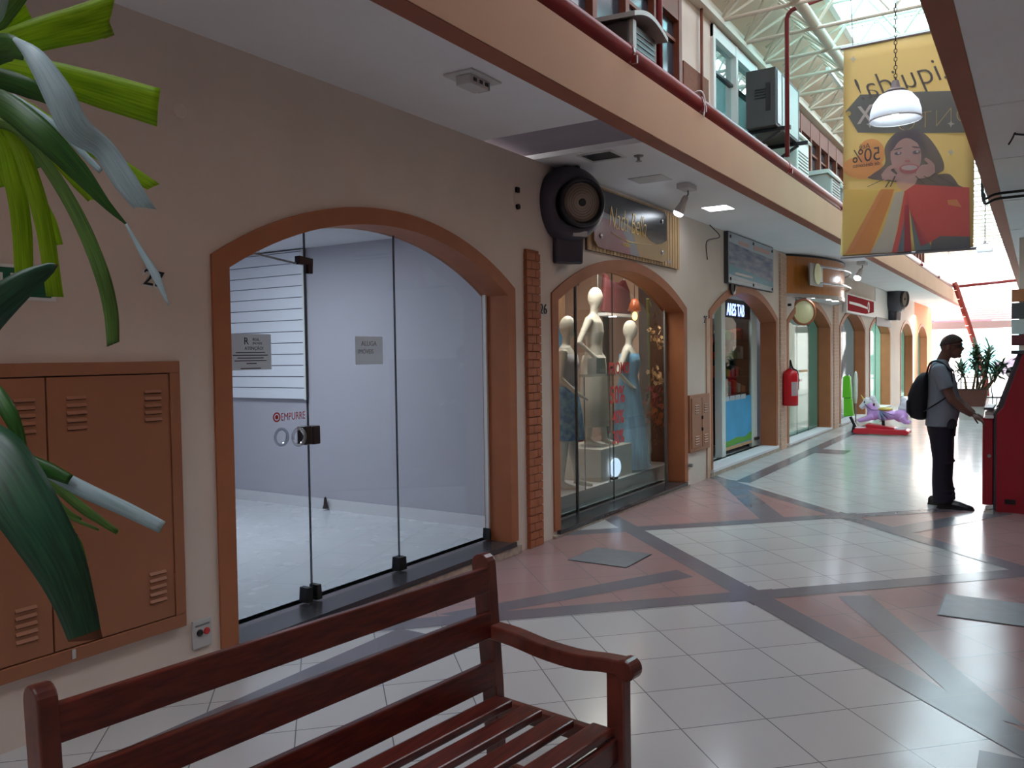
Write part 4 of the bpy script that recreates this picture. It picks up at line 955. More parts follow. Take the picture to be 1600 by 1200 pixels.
for lv, z in enumerate((0.93, 1.18, 1.44, 1.72)):
    y = 11.58; k = 0
    while y < 12.65:
        wd_ = rnd.uniform(.10, .22); hh = rnd.uniform(.08, .19); m_ = tm[rnd.randrange(len(tm))]
        if lv == 1 and y < 11.9: m_ = 'toy_orange'; wd_ = 0.32; hh = 0.16
        b = MB(); z += 0.021; b.box(-0.50, -0.38, y, y+wd_, z, z+hh); b.prism([(-0.50, z+hh), (-0.38, z+hh), (-0.44, z+hh+0.02)], 'y', y+0.01, y+wd_-0.01)
        o_ = b.build('gadget_box', m_, bevel=0.006)
        tag(o_, '%s boxed gadget %s on shelf level %s of the lit sign window' % ({'toy_orange': 'orange', 'toy_red': 'red', 'grey_plastic': 'light grey', 'toy_yellow': 'yellow', 'toy_black': 'black', 'poster_pale': 'pale', 'toy_green': 'green', 'ac_dark': 'dark grey'}[m_], ('first from left', 'second from left', 'third from left', 'fourth from left', 'fifth from left', 'sixth from left', 'seventh from left', 'eighth from left', 'ninth from left', 'tenth from left')[k], ('one', 'two', 'three', 'four')[lv]), 'box', 'boxed gadgets on the shop shelves')
        y += wd_+rnd.uniform(.02, .06); k += 1; z -= 0.021
# stacked goods seen through the open doorway
for nm, m_, y0, y1, z0, z1, lab in (('display_cabinet', 'toy_black', 10.9, 12.0, 0.092, 0.42, 'black base cabinet inside the open shop doorway'), ('toy_carton', 'toy_red', 10.95, 11.9, 0.422, 0.66, 'red carton stacked on the black base cabinet'), ('toy_carton', 'toy_blue', 10.95, 11.9, 0.662, 1.18, 'tall dark blue carton above the red one'), ('toy_carton', 'toy_green', 10.95, 11.9, 1.30, 1.50, 'bright green carton in the middle of doorway stack'), ('toy_carton', 'toy_black', 10.95, 11.9, 1.182, 1.298, 'thin black carton under the green one'), ('toy_carton', 'toy_black', 10.95, 11.9, 1.502, 2.0, 'tall black carton above the green one'), ('toy_carton', 'grass_green', 10.95, 11.9, 2.002, 2.24, 'lime green carton topmost in doorway stack')):
    b = MB(); b.box(-0.85, -0.45, y0-.28, y1-.45, z0, z1); b.mat(0); tag(b.build(nm, m_, bevel=0.01), lab, 'box', 'cartons in the open doorway' if nm == 'toy_carton' else None)
b = MB(); b.lathe([(0.17, 0), (0.17, 0.012), (0.14, 0.016), (0.001, 0.016)], (-0.38, 11.0, 1.72), (1, -0.3, 0), 22); tag(b.build('round_tag', 'toy_red'), 'round red and pale disc hanging in the open shop doorway', 'disc')
b = MB(); b.box(-0.28, -0.24, 12.95, 13.10, 0.19, 0.23); tag(b.build('metal_cover', 'bronze'), 'brown metal floor hinge cover at the white side panel', 'hinge')

# fire extinguisher
fe = T('fire_extinguisher', 'red fire extinguisher hung on the pink post', 'extinguisher', (0.13, 13.50, 0.70))
ec = Vector((0.14, 13.50, 0))
b = MB(); b.lathe([(0.10, 0.70), (0.115, 0.71), (0.118, 0.76), (0.118, 1.17), (0.10, 1.24), (0.05, 1.28), (0.03, 1.29)], ec, n=24); b.build('tank', 'red_vinyl', fe, smooth=True)
M('ext_red', (206, 22, 36), 0.3)
bpy.data.objects['tank'].data.materials[0] = MATS['ext_red']
b = MB(); b.lathe([(0.03, 1.285), (0.026, 1.33), (0.001, 1.335)], ec, n=12); b.build('valve', 'steel', fe)
b = MB(); b.bar(ec+Vector((0, 0.02, 1.33)), ec+Vector((0.02, -0.10, 1.39)), 0.02, 0.012); b.bar(ec+Vector((0, 0.02, 1.31)), ec+Vector((0.02, -0.10, 1.33)), 0.02, 0.012); b.build('lever', 'black', fe)
b = MB(); b.limb(smooth_path([ec+Vector((0, 0, 1.32)), ec+Vector((0.03, -0.12, 1.42)), ec+Vector((0.05, -0.06, 1.30)), ec+Vector((0.10, 0.06, 1.22)), ec+Vector((0.10, 0.10, 0.95))], 6), 0.012, 8); b.build('hose', 'black', fe, smooth=True)
b = MB(); b.rings([[ec+Vector((0.1195*math.cos(t), 0.1195*math.sin(t), z)) for t in [-1.2+1.0*i/8 for i in range(9)]] for z in (0.86, 1.08)], close=False); b.build('label', 'paper', fe)
b = MB(); b.box(0.0, 0.04, 13.46, 13.54, 1.15, 1.22); b.build('wall_hook', 'steel', fe)

# ================================================================ CURVED CANOPY SHOP
M('canopy_wood', (196, 118, 54), 0.28, var=0.15, scale=4, stretch=(3, 3, 0.5), coat=0.4); M('sign_lemon', (244, 240, 190), 0.5)
cn = T('curved_canopy', 'glossy orange wood curved canopy with chrome rails over fourth arch', 'canopy', (0.0, 15.4, 2.44))
def cv(t, off=0.0): # bulging front
    a = PI*t; return (0.02 + (0.50+off)*math.sin(a)**0.8, 13.72+3.6*t)
N_ = 28
def strip(z0, z1, off, thick, mat, name, t0=0.0, t1=1.0):
    b = MB(); R = []
    for i in range(N_+1):
        t = t0+(t1-t0)*i/N_; x, y = cv(t, off); x2, y2 = cv(t, off-thick)
        R.append([(x, y, z0), (x, y, z1), (max(x2, 0.001), y2, z1), (max(x2, 0.001), y2, z0)])
    b.rings(R); return b.build(name, mat, cn, smooth=False)
strip(2.50, 3.10, 0, 0.05, 'canopy_wood', 'fascia'); strip(3.10, 3.13, 0.01, 0.07, 'satin_black', 'top_edge'); strip(2.44, 2.50, 0.015, 0.08, 'chrome', 'bottom_rim')
b = MB(); R = [(cv(i/N_)) for i in range(N_+1)]; b.prism([(x, y) for x, y in R], 'z', 2.46, 2.485); b.build('soffit', 'white_paint', cn)
for z in (2.95, 2.68):
    b = MB(); b.tube([(cv(t, 0.09)[0]+0.02, cv(t, 0.09)[1], z) for t in [0.12+0.82*i/24 for i in range(25)]], 0.018, 10); b.build('chrome_rail', 'chrome', cn, smooth=True)
    for t in (0.14, 0.5, 0.92):
        x, y = cv(t, 0.0); x2, y2 = cv(t, 0.09); b = MB(); b.tube([(x-0.01, y, z), (x2+0.02, y2, z)], 0.01, 8); b.build('rail_spacer', 'chrome', cn)
x, y = cv(0.13, 0.12)
b = MB(); b.bar((x+0.03, y-0.30, 2.80), (x+0.10, y+0.30, 2.80), 0.02, 0.36); b.build('sign_plate', 'steel', cn)
b = MB(); b.lathe([(0.17, 0), (0.17, 0.02), (0.001, 0.022)], (x+0.075, y+0.04, 2.82), (1, -0.12, 0), 24); b.build('sign_emblem', 'sign_lemon', cn)
for t in (0.25, 0.45, 0.6):
    x, y = cv(t, -0.15); b = MB(); b.lathe([(0.06, 2.459), (0.06, 2.453), (0.001, 2.452)], (x, y, 0), n=14); b.build('downlight', 'bulb_on', cn)
dsn = T('disc_sign', 'round double sided hanging sign with orange rim under the canopy', 'sign', (0.20, 14.3, 2.0))
dv = Vector((0.72, -0.69, 0)); dcn = Vector((0.06, 14.55, 2.22))
b = MB(); b.lathe([(0.21, -0.10), (0.225, -0.09), (0.225, 0.06)], dcn, dv, 32); b.build('drum', 'white_paint', dsn, smooth=True)
b = MB(); b.lathe([(0.226, 0.055), (0.23, 0.09), (0.20, 0.10), (0.19, 0.085)], dcn, dv, 32, cap=False); b.build('rim', 'orange_trim', dsn, smooth=True)
b = MB(); b.lathe([(0.195, 0.08), (0.10, 0.085), (0.001, 0.085)], dcn, dv, 32); b.build('face', 'sign_lemon', dsn)
b = MB(); b.lathe([(0.19, -0.10), (0.001, -0.10)], dcn, dv, 32); b.build('back_face', 'sign_lemon', dsn)
b = MB(); b.box(0.09, 0.15, 14.52, 14.58, 2.43, 2.46); b.build('hanger', 'black', dsn)
b = MB(); b.box(0.0, 0.05, 13.9, 13.96, 2.30, 2.34); tag(b.build('junction_box', 'black'), 'tiny black junction box left of the hanging disc sign', 'box')
b = MB(); b.box(-0.19, -0.185, 14.7, 15.2, 1.18, 1.22); b.box(-0.19, -0.185, 15.5, 16.1, 1.18, 1.22); tag(b.build('glass_stripe', 'slat_wood'), 'brown safety stripe across the greenish glass doors', 'sticker')

# red store sign and far shops
rs = T('store_sign', 'red and white projecting store sign beyond the curved canopy', 'sign', (0.05, 20.2, 2.40))
b = MB(); b.box(0.01, 0.09, 18.35, 21.95, 2.36, 2.76); b.build('board', 'white_paint', rs)
M('store_red', (168, 14, 34), 0.9, spec=0.1)
b = MB(); b.prism([(18.45, 2.40), (20.6, 2.40), (21.7, 2.48), (21.7, 2.73), (18.45, 2.73)], 'x', 0.09, 0.094); b.build('red_field', 'store_red', rs)
text('lettering', 'vivo', 0.001, 'white_paint', (0.0945, 18.6, 2.55), (0, 1, 0), (0, 0, 1), rs) if False else None
b = MB(); b.lathe([(0.13, 0), (0.13, 0.004), (0.08, 0.004), (0.08, 0.0)], (0.0945, 20.95, 2.57), (1, 0, 0), 24, cap=False); b.prism([(18.6, 2.55), (19.8, 2.54), (20.8, 2.52), (20.8, 2.56), (19.8, 2.60), (18.6, 2.60)], 'x', 0.094, 0.097); b.build('emblem', 'white_paint', rs)
b = MB(); b.box(-0.54, -0.46, 18.95, 19.65, 1.452, 1.80); tag(b.build('shop_poster', 'store_red'), 'dark red poster strip hung inside the fifth shop', 'poster')
b = MB(); b.box(-0.55, -0.45, 18.9, 19.7, 0.062, 1.45); tag(b.build('display_stand', 'grey_plastic', bevel=0.01), 'grey display stand inside the fifth shop window', 'stand')
M('shop_dark', (48, 48, 66), 0.5)
b = MB(); b.box(0.016, 0.03, 22.5, 24.9, 2.18, 2.40); tag(b.build('sign_header', 'shop_dark'), 'dark blue header panel under the white board', 'panel')

# ================================================================ UPPER STOREY THINGS
def pipe(nm, pts, r, mat, label, cat='pipe', clamps=(), n=14, group=None):
    root = T(nm, label, cat, Vector(pts[0])-Vector((0, 0, r)), group)
    b = MB(); b.tube(pts, r, n); b.build('run', mat, root, smooth=True)
    for (x, y, z) in clamps:
        b = MB(); b.lathe([(r+0.001, -0.02), (r+0.008, -0.015), (r+0.008, 0.015), (r+0.001, 0.02)], (x, y, z), (0, 1, 0), 18); b.box(x+r*0.8, x+r+0.025, y-0.012, y+0.012, z-r*0.98, z-r*0.3); b.build('clamp', mat, root)
    return root
pipe('fire_main_pipe', [(1.03, Y0, 3.62), (1.03, 30.7, 3.62)], 0.078, 'pipe_red', 'thick dark red pipe running along the top of the left beam', clamps=[(1.03, y, 3.62) for y in (5.35, 6.75, 9.6, 12.6, 14.2, 18, 22, 26)])
b = MB(); b.limb(smooth_path([(1.02, 6.70, 3.70), (1.10, 6.72, 3.71), (1.125, 6.74, 3.62), (1.112, 6.74, 3.50)], 6), 0.007, 6); tag(b.build('white_cable', 'white_paint', smooth=True), 'short white cable looped over the thick red pipe', 'cable')
pipe('riser_pipe', [(0.90, 6.32, 3.69), (0.90, 6.32, 5.3)], 0.026, 'pipe_red', 'slim red riser pipe standing by the window air conditioner', n=10)
pipe('riser_pipe', [(1.2, 9.10, 3.62), (1.2, 9.10, 5.06), (1.22, 9.08, 5.10), (1.27, 9.04, 5.12), (2.6, 8.55, 5.12)], 0.024, 'pipe_red', 'slim red pipe rising in front of dark unit then bending across the courtyard', n=10)
pipe('riser_pipe', [(0.64, 8.05, 3.5), (0.64, 8.05, 5.05)], 0.016, 'frame_wood', 'thin dark conduit running up between the upper windows', n=8)
# window air conditioner
ac = T('air_conditioner', 'grey window air conditioner with curved hood behind the thick pipe', 'air conditioner', (0.78, 6.0, 3.62))
b = MB(); b.box(0.60, 0.90, 5.72, 6.24, 3.62, 4.02); b.build('casing', 'ac_dark', ac, bevel=0.01)
b = MB(); R = []
for i in range(13):
    y = 5.66+0.64*i/12; z = 4.06+0.075*math.sin(PI*i/12); R.append([(0.60, y, z), (0.98, y, z-0.02), (0.98, y, z-0.055), (0.60, y, z-0.035)])
b.rings(R); b.build('hood', 'ac_grey', ac)
b = MB(); b.box(0.88, 0.93, 5.74, 5.80, 3.7, 4.02); b.build('bracket', 'ac_grey', ac)
b = MB(); 
for z in [3.68+0.04*i for i in range(8)]: b.box(0.90, 0.905, 5.84, 6.2, z, z+0.012)
b.build('grille', 'satin_black', ac)
# tall dark condenser
dcx = T('condenser_cabinet', 'tall dark condenser cabinet on brackets beside the bright upper window', 'air conditioner', (0.86, 9.85, 3.95))
b = MB(); b.box(0.70, 1.03, 9.30, 10.36, 4.03, 4.66); b.build('casing', 'ac_dark', dcx, bevel=0.01)
b = MB(); b.box(1.03, 1.04, 9.34, 9.50, 4.06, 4.63); b.build('front_grey_strip', 'steel', dcx)
b = MB(); b.box(1.03, 1.036, 9.56, 10.26, 4.06, 4.62); b.build('front_panel', 'ac_grey', dcx)
b = MB(); 
for z in [4.34+0.03*i for i in range(4)]: b.box(0.80, 0.95, 9.294, 9.30, z, z+0.012)
b.build('side_grille', 'black', dcx); b = MB(); b.box(0.92, 0.97, 9.293, 9.30, 4.20, 4.5); b.build('service_panel', 'satin_black', dcx)
for y in (9.42, 10.22):
    b = MB(); b.box(0.603, 1.16, y-0.02, y+0.02, 3.99, 4.03); b.bar((0.625, y, 3.75), (1.05, y, 3.99), 0.03, 0.03); b.build('bracket', 'satin_black', dcx)
for (x0, x1, y0, y1, z0, z1, m, lab) in ((0.60, 0.96, 10.55, 11.15, 3.72, 4.30, 'ac_white', 'white condenser right behind the tall dark one'), (0.60, 1.0, 12.35, 12.95, 3.70, 4.11, 'ac_grey', 'grey window air conditioner with rounded hood below wooden windows'), (0.60, 1.0, 13.2, 13.8, 3.70, 4.05, 'ac_grey', 'small grey air conditioner just left of banner edge')):
    r = T('air_conditioner', lab, 'air conditioner', ((x0+x1)/2, (y0+y1)/2, z0))
    b = MB(); b.box(x0, x1, y0, y1, z0, z1-0.05); b.build('casing', m, r, bevel=0.02)
    b = MB(); b.prism([(x0, z1-0.07), (x1-0.05, z1-0.05), (x1+0.02, z1-0.12), (x1+0.035, z1-0.10), (x1-0.04, z1), (x0, z1)], 'y', y0-0.03, y1+0.03); b.build('hood', 'ac_white', r)
    b = MB()
    for i in range(7): b.box(x1, x1+0.006, y0+0.05, y1-0.05, z0+0.05+0.04*i, z0+0.062+0.04*i)
    b.build('grille', 'satin_black', r)
b = MB(); b.prism([(0.60, 4.62), (0.78, 4.55), (0.78, 4.45), (0.60, 4.50)], 'y', 15.6, 15.9); tag(b.build('wall_lantern', 'ac_white'), 'small pale wall floodlight beside the wooden upper windows', 'light')

# ================================================================ ROOF TRUSSES
def bars(root, nm, segs, r=0.017, n=6):
    for a, c in segs:
        b = MB(); b.tube([a, c], r, n); b.build(nm, 'truss_paint', root)
ty = 9.36
TR = T('roof_truss', 'pale steel tube roof truss spanning the courtyard under the skylight', 'truss', (2.05, ty, 5.0), 'roof trusses')
bars(TR, 'bottom_chord', [((0.64, ty, 5.0), (3.46, ty, 5.0))], 0.022, 8)
lo = [0.66, 1.42, 2.18, 2.94, 3.44]; hi = [(1.04, 5.36), (1.80, 5.52), (2.56, 5.52), (3.22, 5.40)]
bars(TR, 'top_chord', [((0.70, ty, 5.17), (1.04, ty, 5.36)), ((1.04, ty, 5.36), (1.42, ty, 5.52)), ((1.42, ty, 5.52), (2.94, ty, 5.52)), ((2.94, ty, 5.52), (3.22, ty, 5.40))], 0.018, 6)
for i, (hx_, hz_) in enumerate(hi): bars(TR, 'web', [((lo[i], ty, 5.0), (hx_, ty, hz_)), ((hx_, ty, hz_), (lo[i+1], ty, 5.0))])
bars(TR, 'diagonal_brace', [((0.66, ty, 5.0), (1.04, ty+0.38, 5.36)), ((1.04, ty+0.38, 5.36), (1.42, ty, 5.0)), ((0.66, ty+0.765, 5.0), (1.04, ty+0.38, 5.36)), ((1.04, ty+0.38, 5.36), (1.42, ty+0.765, 5.0))], 0.015)
for k in range(-8, 33):
    if k: copy_thing(TR, (0, 0.765*k, 0))
pipe('purlin_tube', [(1.42, Y0, 5.05), (1.42, 34.4, 5.05)], 0.055, 'truss_paint', 'long pale tube along the left edge of the skylight', 'tube')
pipe('purlin_tube', [(2.94, Y0, 5.05), (2.94, 34.4, 5.05)], 0.055, 'truss_paint', 'long pale tube along right edge of the skylight above the banner', 'tube')
for yy, lab in ((12.9, 'white fluorescent tube batten under the roof left of the banner, nearer'), (10.9, 'white fluorescent tube batten under the roof beside purlin, further up')):
    b = MB(); b.box(1.22, 1.26, yy, yy+1.3, 5.02, 5.06); tag(b.build('roof_batten', 'white_paint'), lab, 'batten')

# ================================================================ BANNER
def cloth(name, rgb, t=0.55):
    return M(name, tuple(int(c*0.66+0.34*g) for c, g in zip(rgb, (228, 220, 216))), 0.8, trans=t)
for nm, rgb in (('ban_yellow', (246, 214, 136)), ('ban_slate', (88, 102, 122)), ('ban_skin', (246, 204, 196)), ('ban_hair', (104, 104, 116)), ('ban_white', (240, 240, 238)), ('ban_red', (226, 82, 92)), ('ban_darkred', (206, 62, 76)), ('ban_orange', (246, 168, 90)), ('ban_lemon', (248, 226, 120)), ('ban_blue', (96, 128, 156)), ('ban_pale', (206, 218, 226)), ('ban_ink', (82, 82, 88)), ('ban_lips', (222, 130, 136)), ('ban_glow', (250, 180, 110))): cloth(nm, rgb)
BY = 8.0
def bp(cx, cy, o=0, d=0.0):
    """crop point (5.333 px per photo px) on the hanging cloth"""
    px, py = 1300+cx/5.3333, o+cy/5.3333
    D = ray(px, py); k = (BY-d-CAM.y)/D.y; q = CAM+D*k; return q
bn = T('promotion_banner', 'large yellow hanging sale banner with shopper portrait seen from its back', 'banner', (2.47, BY, 2.41))
b = MB(); rows = []
for i in range(17):
    z = 2.40+(4.26-2.40)*i/16; rows.append([(1.962+0.01*(i/16)+1.035*j/12, BY+0.004*math.sin(j*1.1+i*0.3), z) for j in range(13)])
b.rings(rows, close=False, cap=False); b.build('cloth', 'ban_yellow', bn, smooth=True, solid=0.001)
for z, x0, x1 in ((4.262, 1.95, 3.01), (2.398, 1.945, 3.02)):
    b = MB(); b.tube([(x0, BY, z), (x1, BY, z)], 0.014, 8); b.build('rod', 'steel', bn)
for x in (2.05, 2.9):
    b = MB(); b.tube([(x, BY, 4.27), (x, BY-0.17, 5.0)], 0.004, 5); b.build('cord', 'steel', bn)
_lay = [0]
def art(name, pts, mat, o=200, par=None, smooth=True):
    _lay[0] += 1; d = 0.008+0.0004*_lay[0]
    P = [bp(x, y, o, d) for x, y in pts]
    if smooth: P = smooth_path(P+[P[0]], 5)[:-1]
    b = MB(); b.face(P); ob = b.build(name, mat, par or bn); return ob
def ell(cx, cy, rx, ry, rot=0, n=20):
    out = []
    for i in range(n):
        t = 2*PI*i/n; x, y = rx*math.cos(t), ry*math.sin(t); c_, s_ = math.cos(rot), math.sin(rot); out.append((cx+x*c_-y*s_, cy+x*s_+y*c_))
    return out
art('price_tag_shape', [(112, 930), (235, 788), (440, 782), (700, 765), (1010, 755), (1180, 750), (1180, 1105), (700, 1110), (440, 1110), (215, 1104)], 'ban_slate', 0, smooth=False)
art('tag_hole', ell(138, 946, 20, 20), 'ban_lemon', 0)
def btext(s, cx, cy, size, mat, o, shear=0, off=0.0, sx=1.0, tilt=0.0):
    _lay[0] += 1; q = bp(cx, cy, o, 0.008+0.0004*_lay[0]); text('lettering', s, size, mat, q, (1, 0, tilt), (-tilt, 0.0, 1), bn, extrude=0.0002, mirror=True, shear=shear, offset=off, sx=sx)
btext('Liquida!', 1075, 625, 0.30, 'ban_ink', 0, shear=0.3, off=-0.003, sx=0.85, tilt=0.10)
btext('MIX', 520, 985, 0.215, 'ban_white', 0, off=0.004, sx=0.80)
btext('PONTO', 1330, 990, 0.215, 'ban_yellow', 0, off=-0.008, sx=0.95)
for cx, cy, o in ((315, 1040, 0), (990, 1035, 0), (990, 205, 200), (175, 495, 0)): art('star', [(cx-30, cy-8), (cx-8, cy-12), (cx+4, cy-34), (cx+10, cy-12), (cx+34, cy-4), (cx+10, cy+6), (cx, cy+28), (cx-8, cy+6)], 'ban_pale', o, smooth=False)
art('orange_glow', ell(260, 330, 170, 95), 'ban_glow'); art('orange_disc', ell(330, 210, 110, 120), 'ban_glow')
btext('Até', 318, 165, 0.062, 'ban_ink', 200); btext('50%', 408, 262, 0.165, 'ban_ink', 200, sx=0.86); btext('de desconto', 400, 305, 0.05, 'ban_ink', 200, sx=0.9)
woman = art('portrait_hair', [(330, 390), (440, 300), (440, 160), (520, 50), (640, 12), (760, 40), (855, 140), (925, 270), (930, 350), (880, 385), (980, 385), (1050, 470), (1050, 500), (350, 430)], 'ban_hair')
art('portrait_neck', [(540, 380), (700, 380), (690, 470), (600, 520), (540, 470)], 'ban_skin', par=woman)
art('portrait_face', ell(615, 235, 128, 172, -0.06), 'ban_skin', par=woman)
art('portrait_fringe', [(470, 170), (520, 60), (640, 20), (760, 70), (790, 220), (740, 150), (640, 85), (560, 110), (500, 190)], 'ban_hair', par=woman)
for x in (550, 705): art('portrait_eye', ell(x, 212 if x < 600 else 200, 30, 13, -0.12), 'ban_hair', par=woman); art('portrait_brow', ell(x, 174 if x < 600 else 160, 40, 5, 0.12 if x > 600 else -0.28), 'ban_hair', par=woman)
for x in (556, 711): art('portrait_iris', ell(x, 208 if x < 600 else 197, 12, 10), 'ban_white', par=woman)
art('portrait_lips', ell(645, 338, 84, 40, -0.05), 'ban_lips', par=woman); art('portrait_teeth', ell(645, 330, 68, 22, -0.05), 'ban_white', par=woman)
art('portrait_nose', ell(628, 275, 24, 9), 'ban_lips', par=woman)
for pts in ([(410, 390), (470, 320), (560, 290), (540, 330), (490, 350), (545, 400), (530, 440), (470, 430), (430, 440)], [(860, 370), (850, 300), (790, 250), (770, 265), (800, 300), (745, 310), (700, 370), (700, 420), (800, 410)]): art('portrait_hand', pts, 'ban_skin', par=woman)
for a, c in (((290, 490), (430, 425)), ((440, 495), (475, 440)), ((480, 490), (520, 400)), ((690, 400), (760, 465)), ((760, 400), (880, 470)), ((880, 400), (1020, 480))):
    art('bag_handle', [a, (a[0]+12, a[1]), (c[0]+12, c[1]), c], 'ban_ink', smooth=False)
for nm, pts, m in (('yellow_bag', [(95, 515), (525, 505), (420, 880), (320, 1045), (70, 1058)], 'ban_lemon'), ('orange_stripe', [(410, 510), (520, 510), (470, 660), (320, 1045), (110, 1050), (330, 720)], 'ban_orange'), ('red_stripe', [(400, 520), (440, 520), (180, 1000), (110, 1050)], 'ban_glow'), ('white_bag', [(525, 540), (600, 520), (540, 850), (500, 1035), (318, 1045), (420, 860)], 'ban_pale'), ('red_bag_side', [(600, 545), (650, 560), (560, 1032), (498, 1036), (545, 850)], 'ban_red'), ('slate_gap', [(640, 590), (660, 1025), (545, 1032)], 'ban_blue'), ('red_bag_edge', [(605, 640), (640, 640), (662, 1024), (600, 1030)], 'ban_darkred'), ('dark_gap', [(650, 690), (830, 990), (840, 1014), (690, 1022)], 'ban_blue'), ('red_bag', [(600, 530), (690, 470), (1145, 495), (1150, 905), (900, 900), (830, 945), (740, 985), (650, 690)], 'ban_red'), ('slate_base', [(830, 945), (900, 900), (1150, 905), (1150, 1000), (820, 1015)], 'ban_slate'), ('store_logo', [(960, 600), (1040, 595), (1080, 660), (970, 640)], 'ban_glow')):
    art(nm, pts, m, smooth=False)

# ================================================================ PENDANT LAMPS, CABLES
M('lamp_enamel', (246, 248, 250), 0.3, trans=0.7); M('lamp_cap', (120, 110, 110), 0.5)
def pendant(c, R, top, label, links=True):
    c = Vector(c); r = T('pendant_lamp', label, 'lamp', c)
    k = R/0.155
    b = MB(); b.lathe([(0.155*k, 0.0), (0.152*k, 0.05*k), (0.135*k, 0.11*k), (0.10*k, 0.155*k), (0.055*k, 0.18*k)], c, n=28, cap=False); b.build('shade', 'lamp_enamel', r, smooth=True, solid=0.004)
    b = MB(); b.lathe([(0.157*k, -0.006), (0.162*k, 0.0), (0.157*k, 0.006)], c, n=28, cap=False); b.build('rim', 'white_paint', r)
    b = MB(); b.lathe([(0.09*k, 0.165*k), (0.06*k, 0.19*k), (0.03*k, 0.205*k), (0.02*k, 0.25*k), (0.001, 0.25*k)], c, n=18); b.build('cap', 'lamp_cap', r, smooth=True)
    b = MB(); b.ball(c+Vector((0, 0, 0.08*k)), .04*k, .04*k, .055*k); b.build('bulb', 'bulb_on', r, smooth=True)  # glowing bulb added to brighten the shade
    if links:
        b = MB(); z = c.z+0.24*k; i = 0
        while z < top:
            hx = 0.009 if i % 2 else 0.0; hy = 0.0 if i % 2 else 0.009
            b.tube([Vector((c.x+hx*s, c.y+hy*s, z+q)) for s, q in ((0, 0), (1, .008), (1, .026), (0, .034), (-1, .026), (-1, .008), (0, 0))], 0.0028, 5); z += 0.028; i += 1
        b.build('chain', 'satin_black', r)
    else:
        b = MB(); b.tube([c+Vector((0, 0, .24*k)), Vector((c.x, c.y, top))], 0.008, 6); b.build('cord', 'satin_black', r)
pendant((2.625, 6.30, 3.135), 0.163, 4.99, 'white enamel bell pendant lamp on chain in front of banner')
pendant((2.61, 17.775, 3.35), 0.13, 5.0, 'small distant bell pendant lamp right of the banner', links=False)
for z, xx, lab in ((2.92, 0, 'upper black cable sagging under the right gallery ceiling'), (2.87, 0, 'lower black cable sagging under the right gallery ceiling')):
    dz = z-2.92
    b = MB(); b.limb(smooth_path([(4.70, 9.2, 3.05+dz), (3.7, 9.5, 3.08+dz), (3.13, 9.7, 3.105+dz), (2.985, 9.75, 3.10+dz), (2.972, 9.78, 3.5)], 6), 0.014, 7); tag(b.build('black_cable', 'black', smooth=True), lab, 'cable')
b = MB(); b.tube([(3.30, 7.2, ZC-0.01), (3.42, 7.24, ZC-0.03)], 0.008, 6); b.limb(smooth_path([(3.31, 7.2, ZC), (3.29, 7.18, ZC-0.05), (3.27, 7.16, ZC-0.09)], 4), 0.006, 6); b.ball((3.42, 7.24, ZC-0.03), .018, .018, .018)
tag(b.build('wire_clip', 'satin_black'), 'small dark wire end dangling from the right gallery ceiling', 'wire')

# ================================================================ PERSON
M('skin', (112, 74, 64), 0.55); M('hair', (58, 42, 40), 0.95); M('shirt_grey', (128, 136, 150), 0.85, var=0.08, scale=8); M('trouser', (30, 28, 44), 0.85, var=0.15, scale=10); M('shoe_black', (20, 19, 22), 0.35); M('lens', (20, 20, 24), 0.1); M('pack_fabric', (24, 24, 36), 0.8, var=0.2, scale=12)
PX, PY = 2.66, 9.20
def PP(x, y, z): return Vector((PX+x, PY+y, z))
man = T('person', 'person in grey t-shirt and dark trousers standing using the red machine', 'person', PP(0, 0, 0))
def ell_loft(b, rows, n=20):
    b.rings([[PP(x+rx*math.cos(t), y+ry*math.sin(t), z) for t in [2*PI*i/n for i in range(n)]] for x, y, z, rx, ry in rows])
b = MB()
ell_loft(b, [(0, 0, .80, .10, .155), (0, 0, .95, .115, .165), (.005, 0, 1.10, .115, .165), (0, 0, 1.25, .105, .175), (-.015, 0, 1.36, .085, .17), (-.01, 0, 1.42, .06, .10), (.0, 0, 1.45, .055, .06)])
b.limb([PP(-.01, 0, 1.40), PP(.02, 0, 1.48), PP(.055, 0, 1.55)], [.062, .055, .055], 14)
hr = Matrix.Rotation(math.radians(14), 3, 'Y')
b.ball(PP(.075, 0, 1.60), .094, .074, .098, hr, 18, 12)                       # skull
b.ball(PP(.115, 0, 1.53), .058, .055, .068, hr, 14, 9)                        # jaw
b.limb([PP(.165, 0, 1.585), PP(.184, 0, 1.555), PP(.172, 0, 1.545)], [.010, .015, .012], 8)   # nose
b.limb([PP(.158, -.022, 1.518), PP(.166, 0, 1.520), PP(.158, .022, 1.518)], [.007, .010, .007], 8)  # lips
b.ball(PP(.148, 0, 1.487), .022, .026, .02)                                   # chin
b.limb([PP(.155, -.04, 1.612), PP(.165, 0, 1.612), PP(.155, .04, 1.612)], [.010, .011, .010], 8)    # brow
for s in (1, -1): b.ball(PP(.055, s*.076, 1.572), .024, .010, .034, hr, 10, 7)   # ears
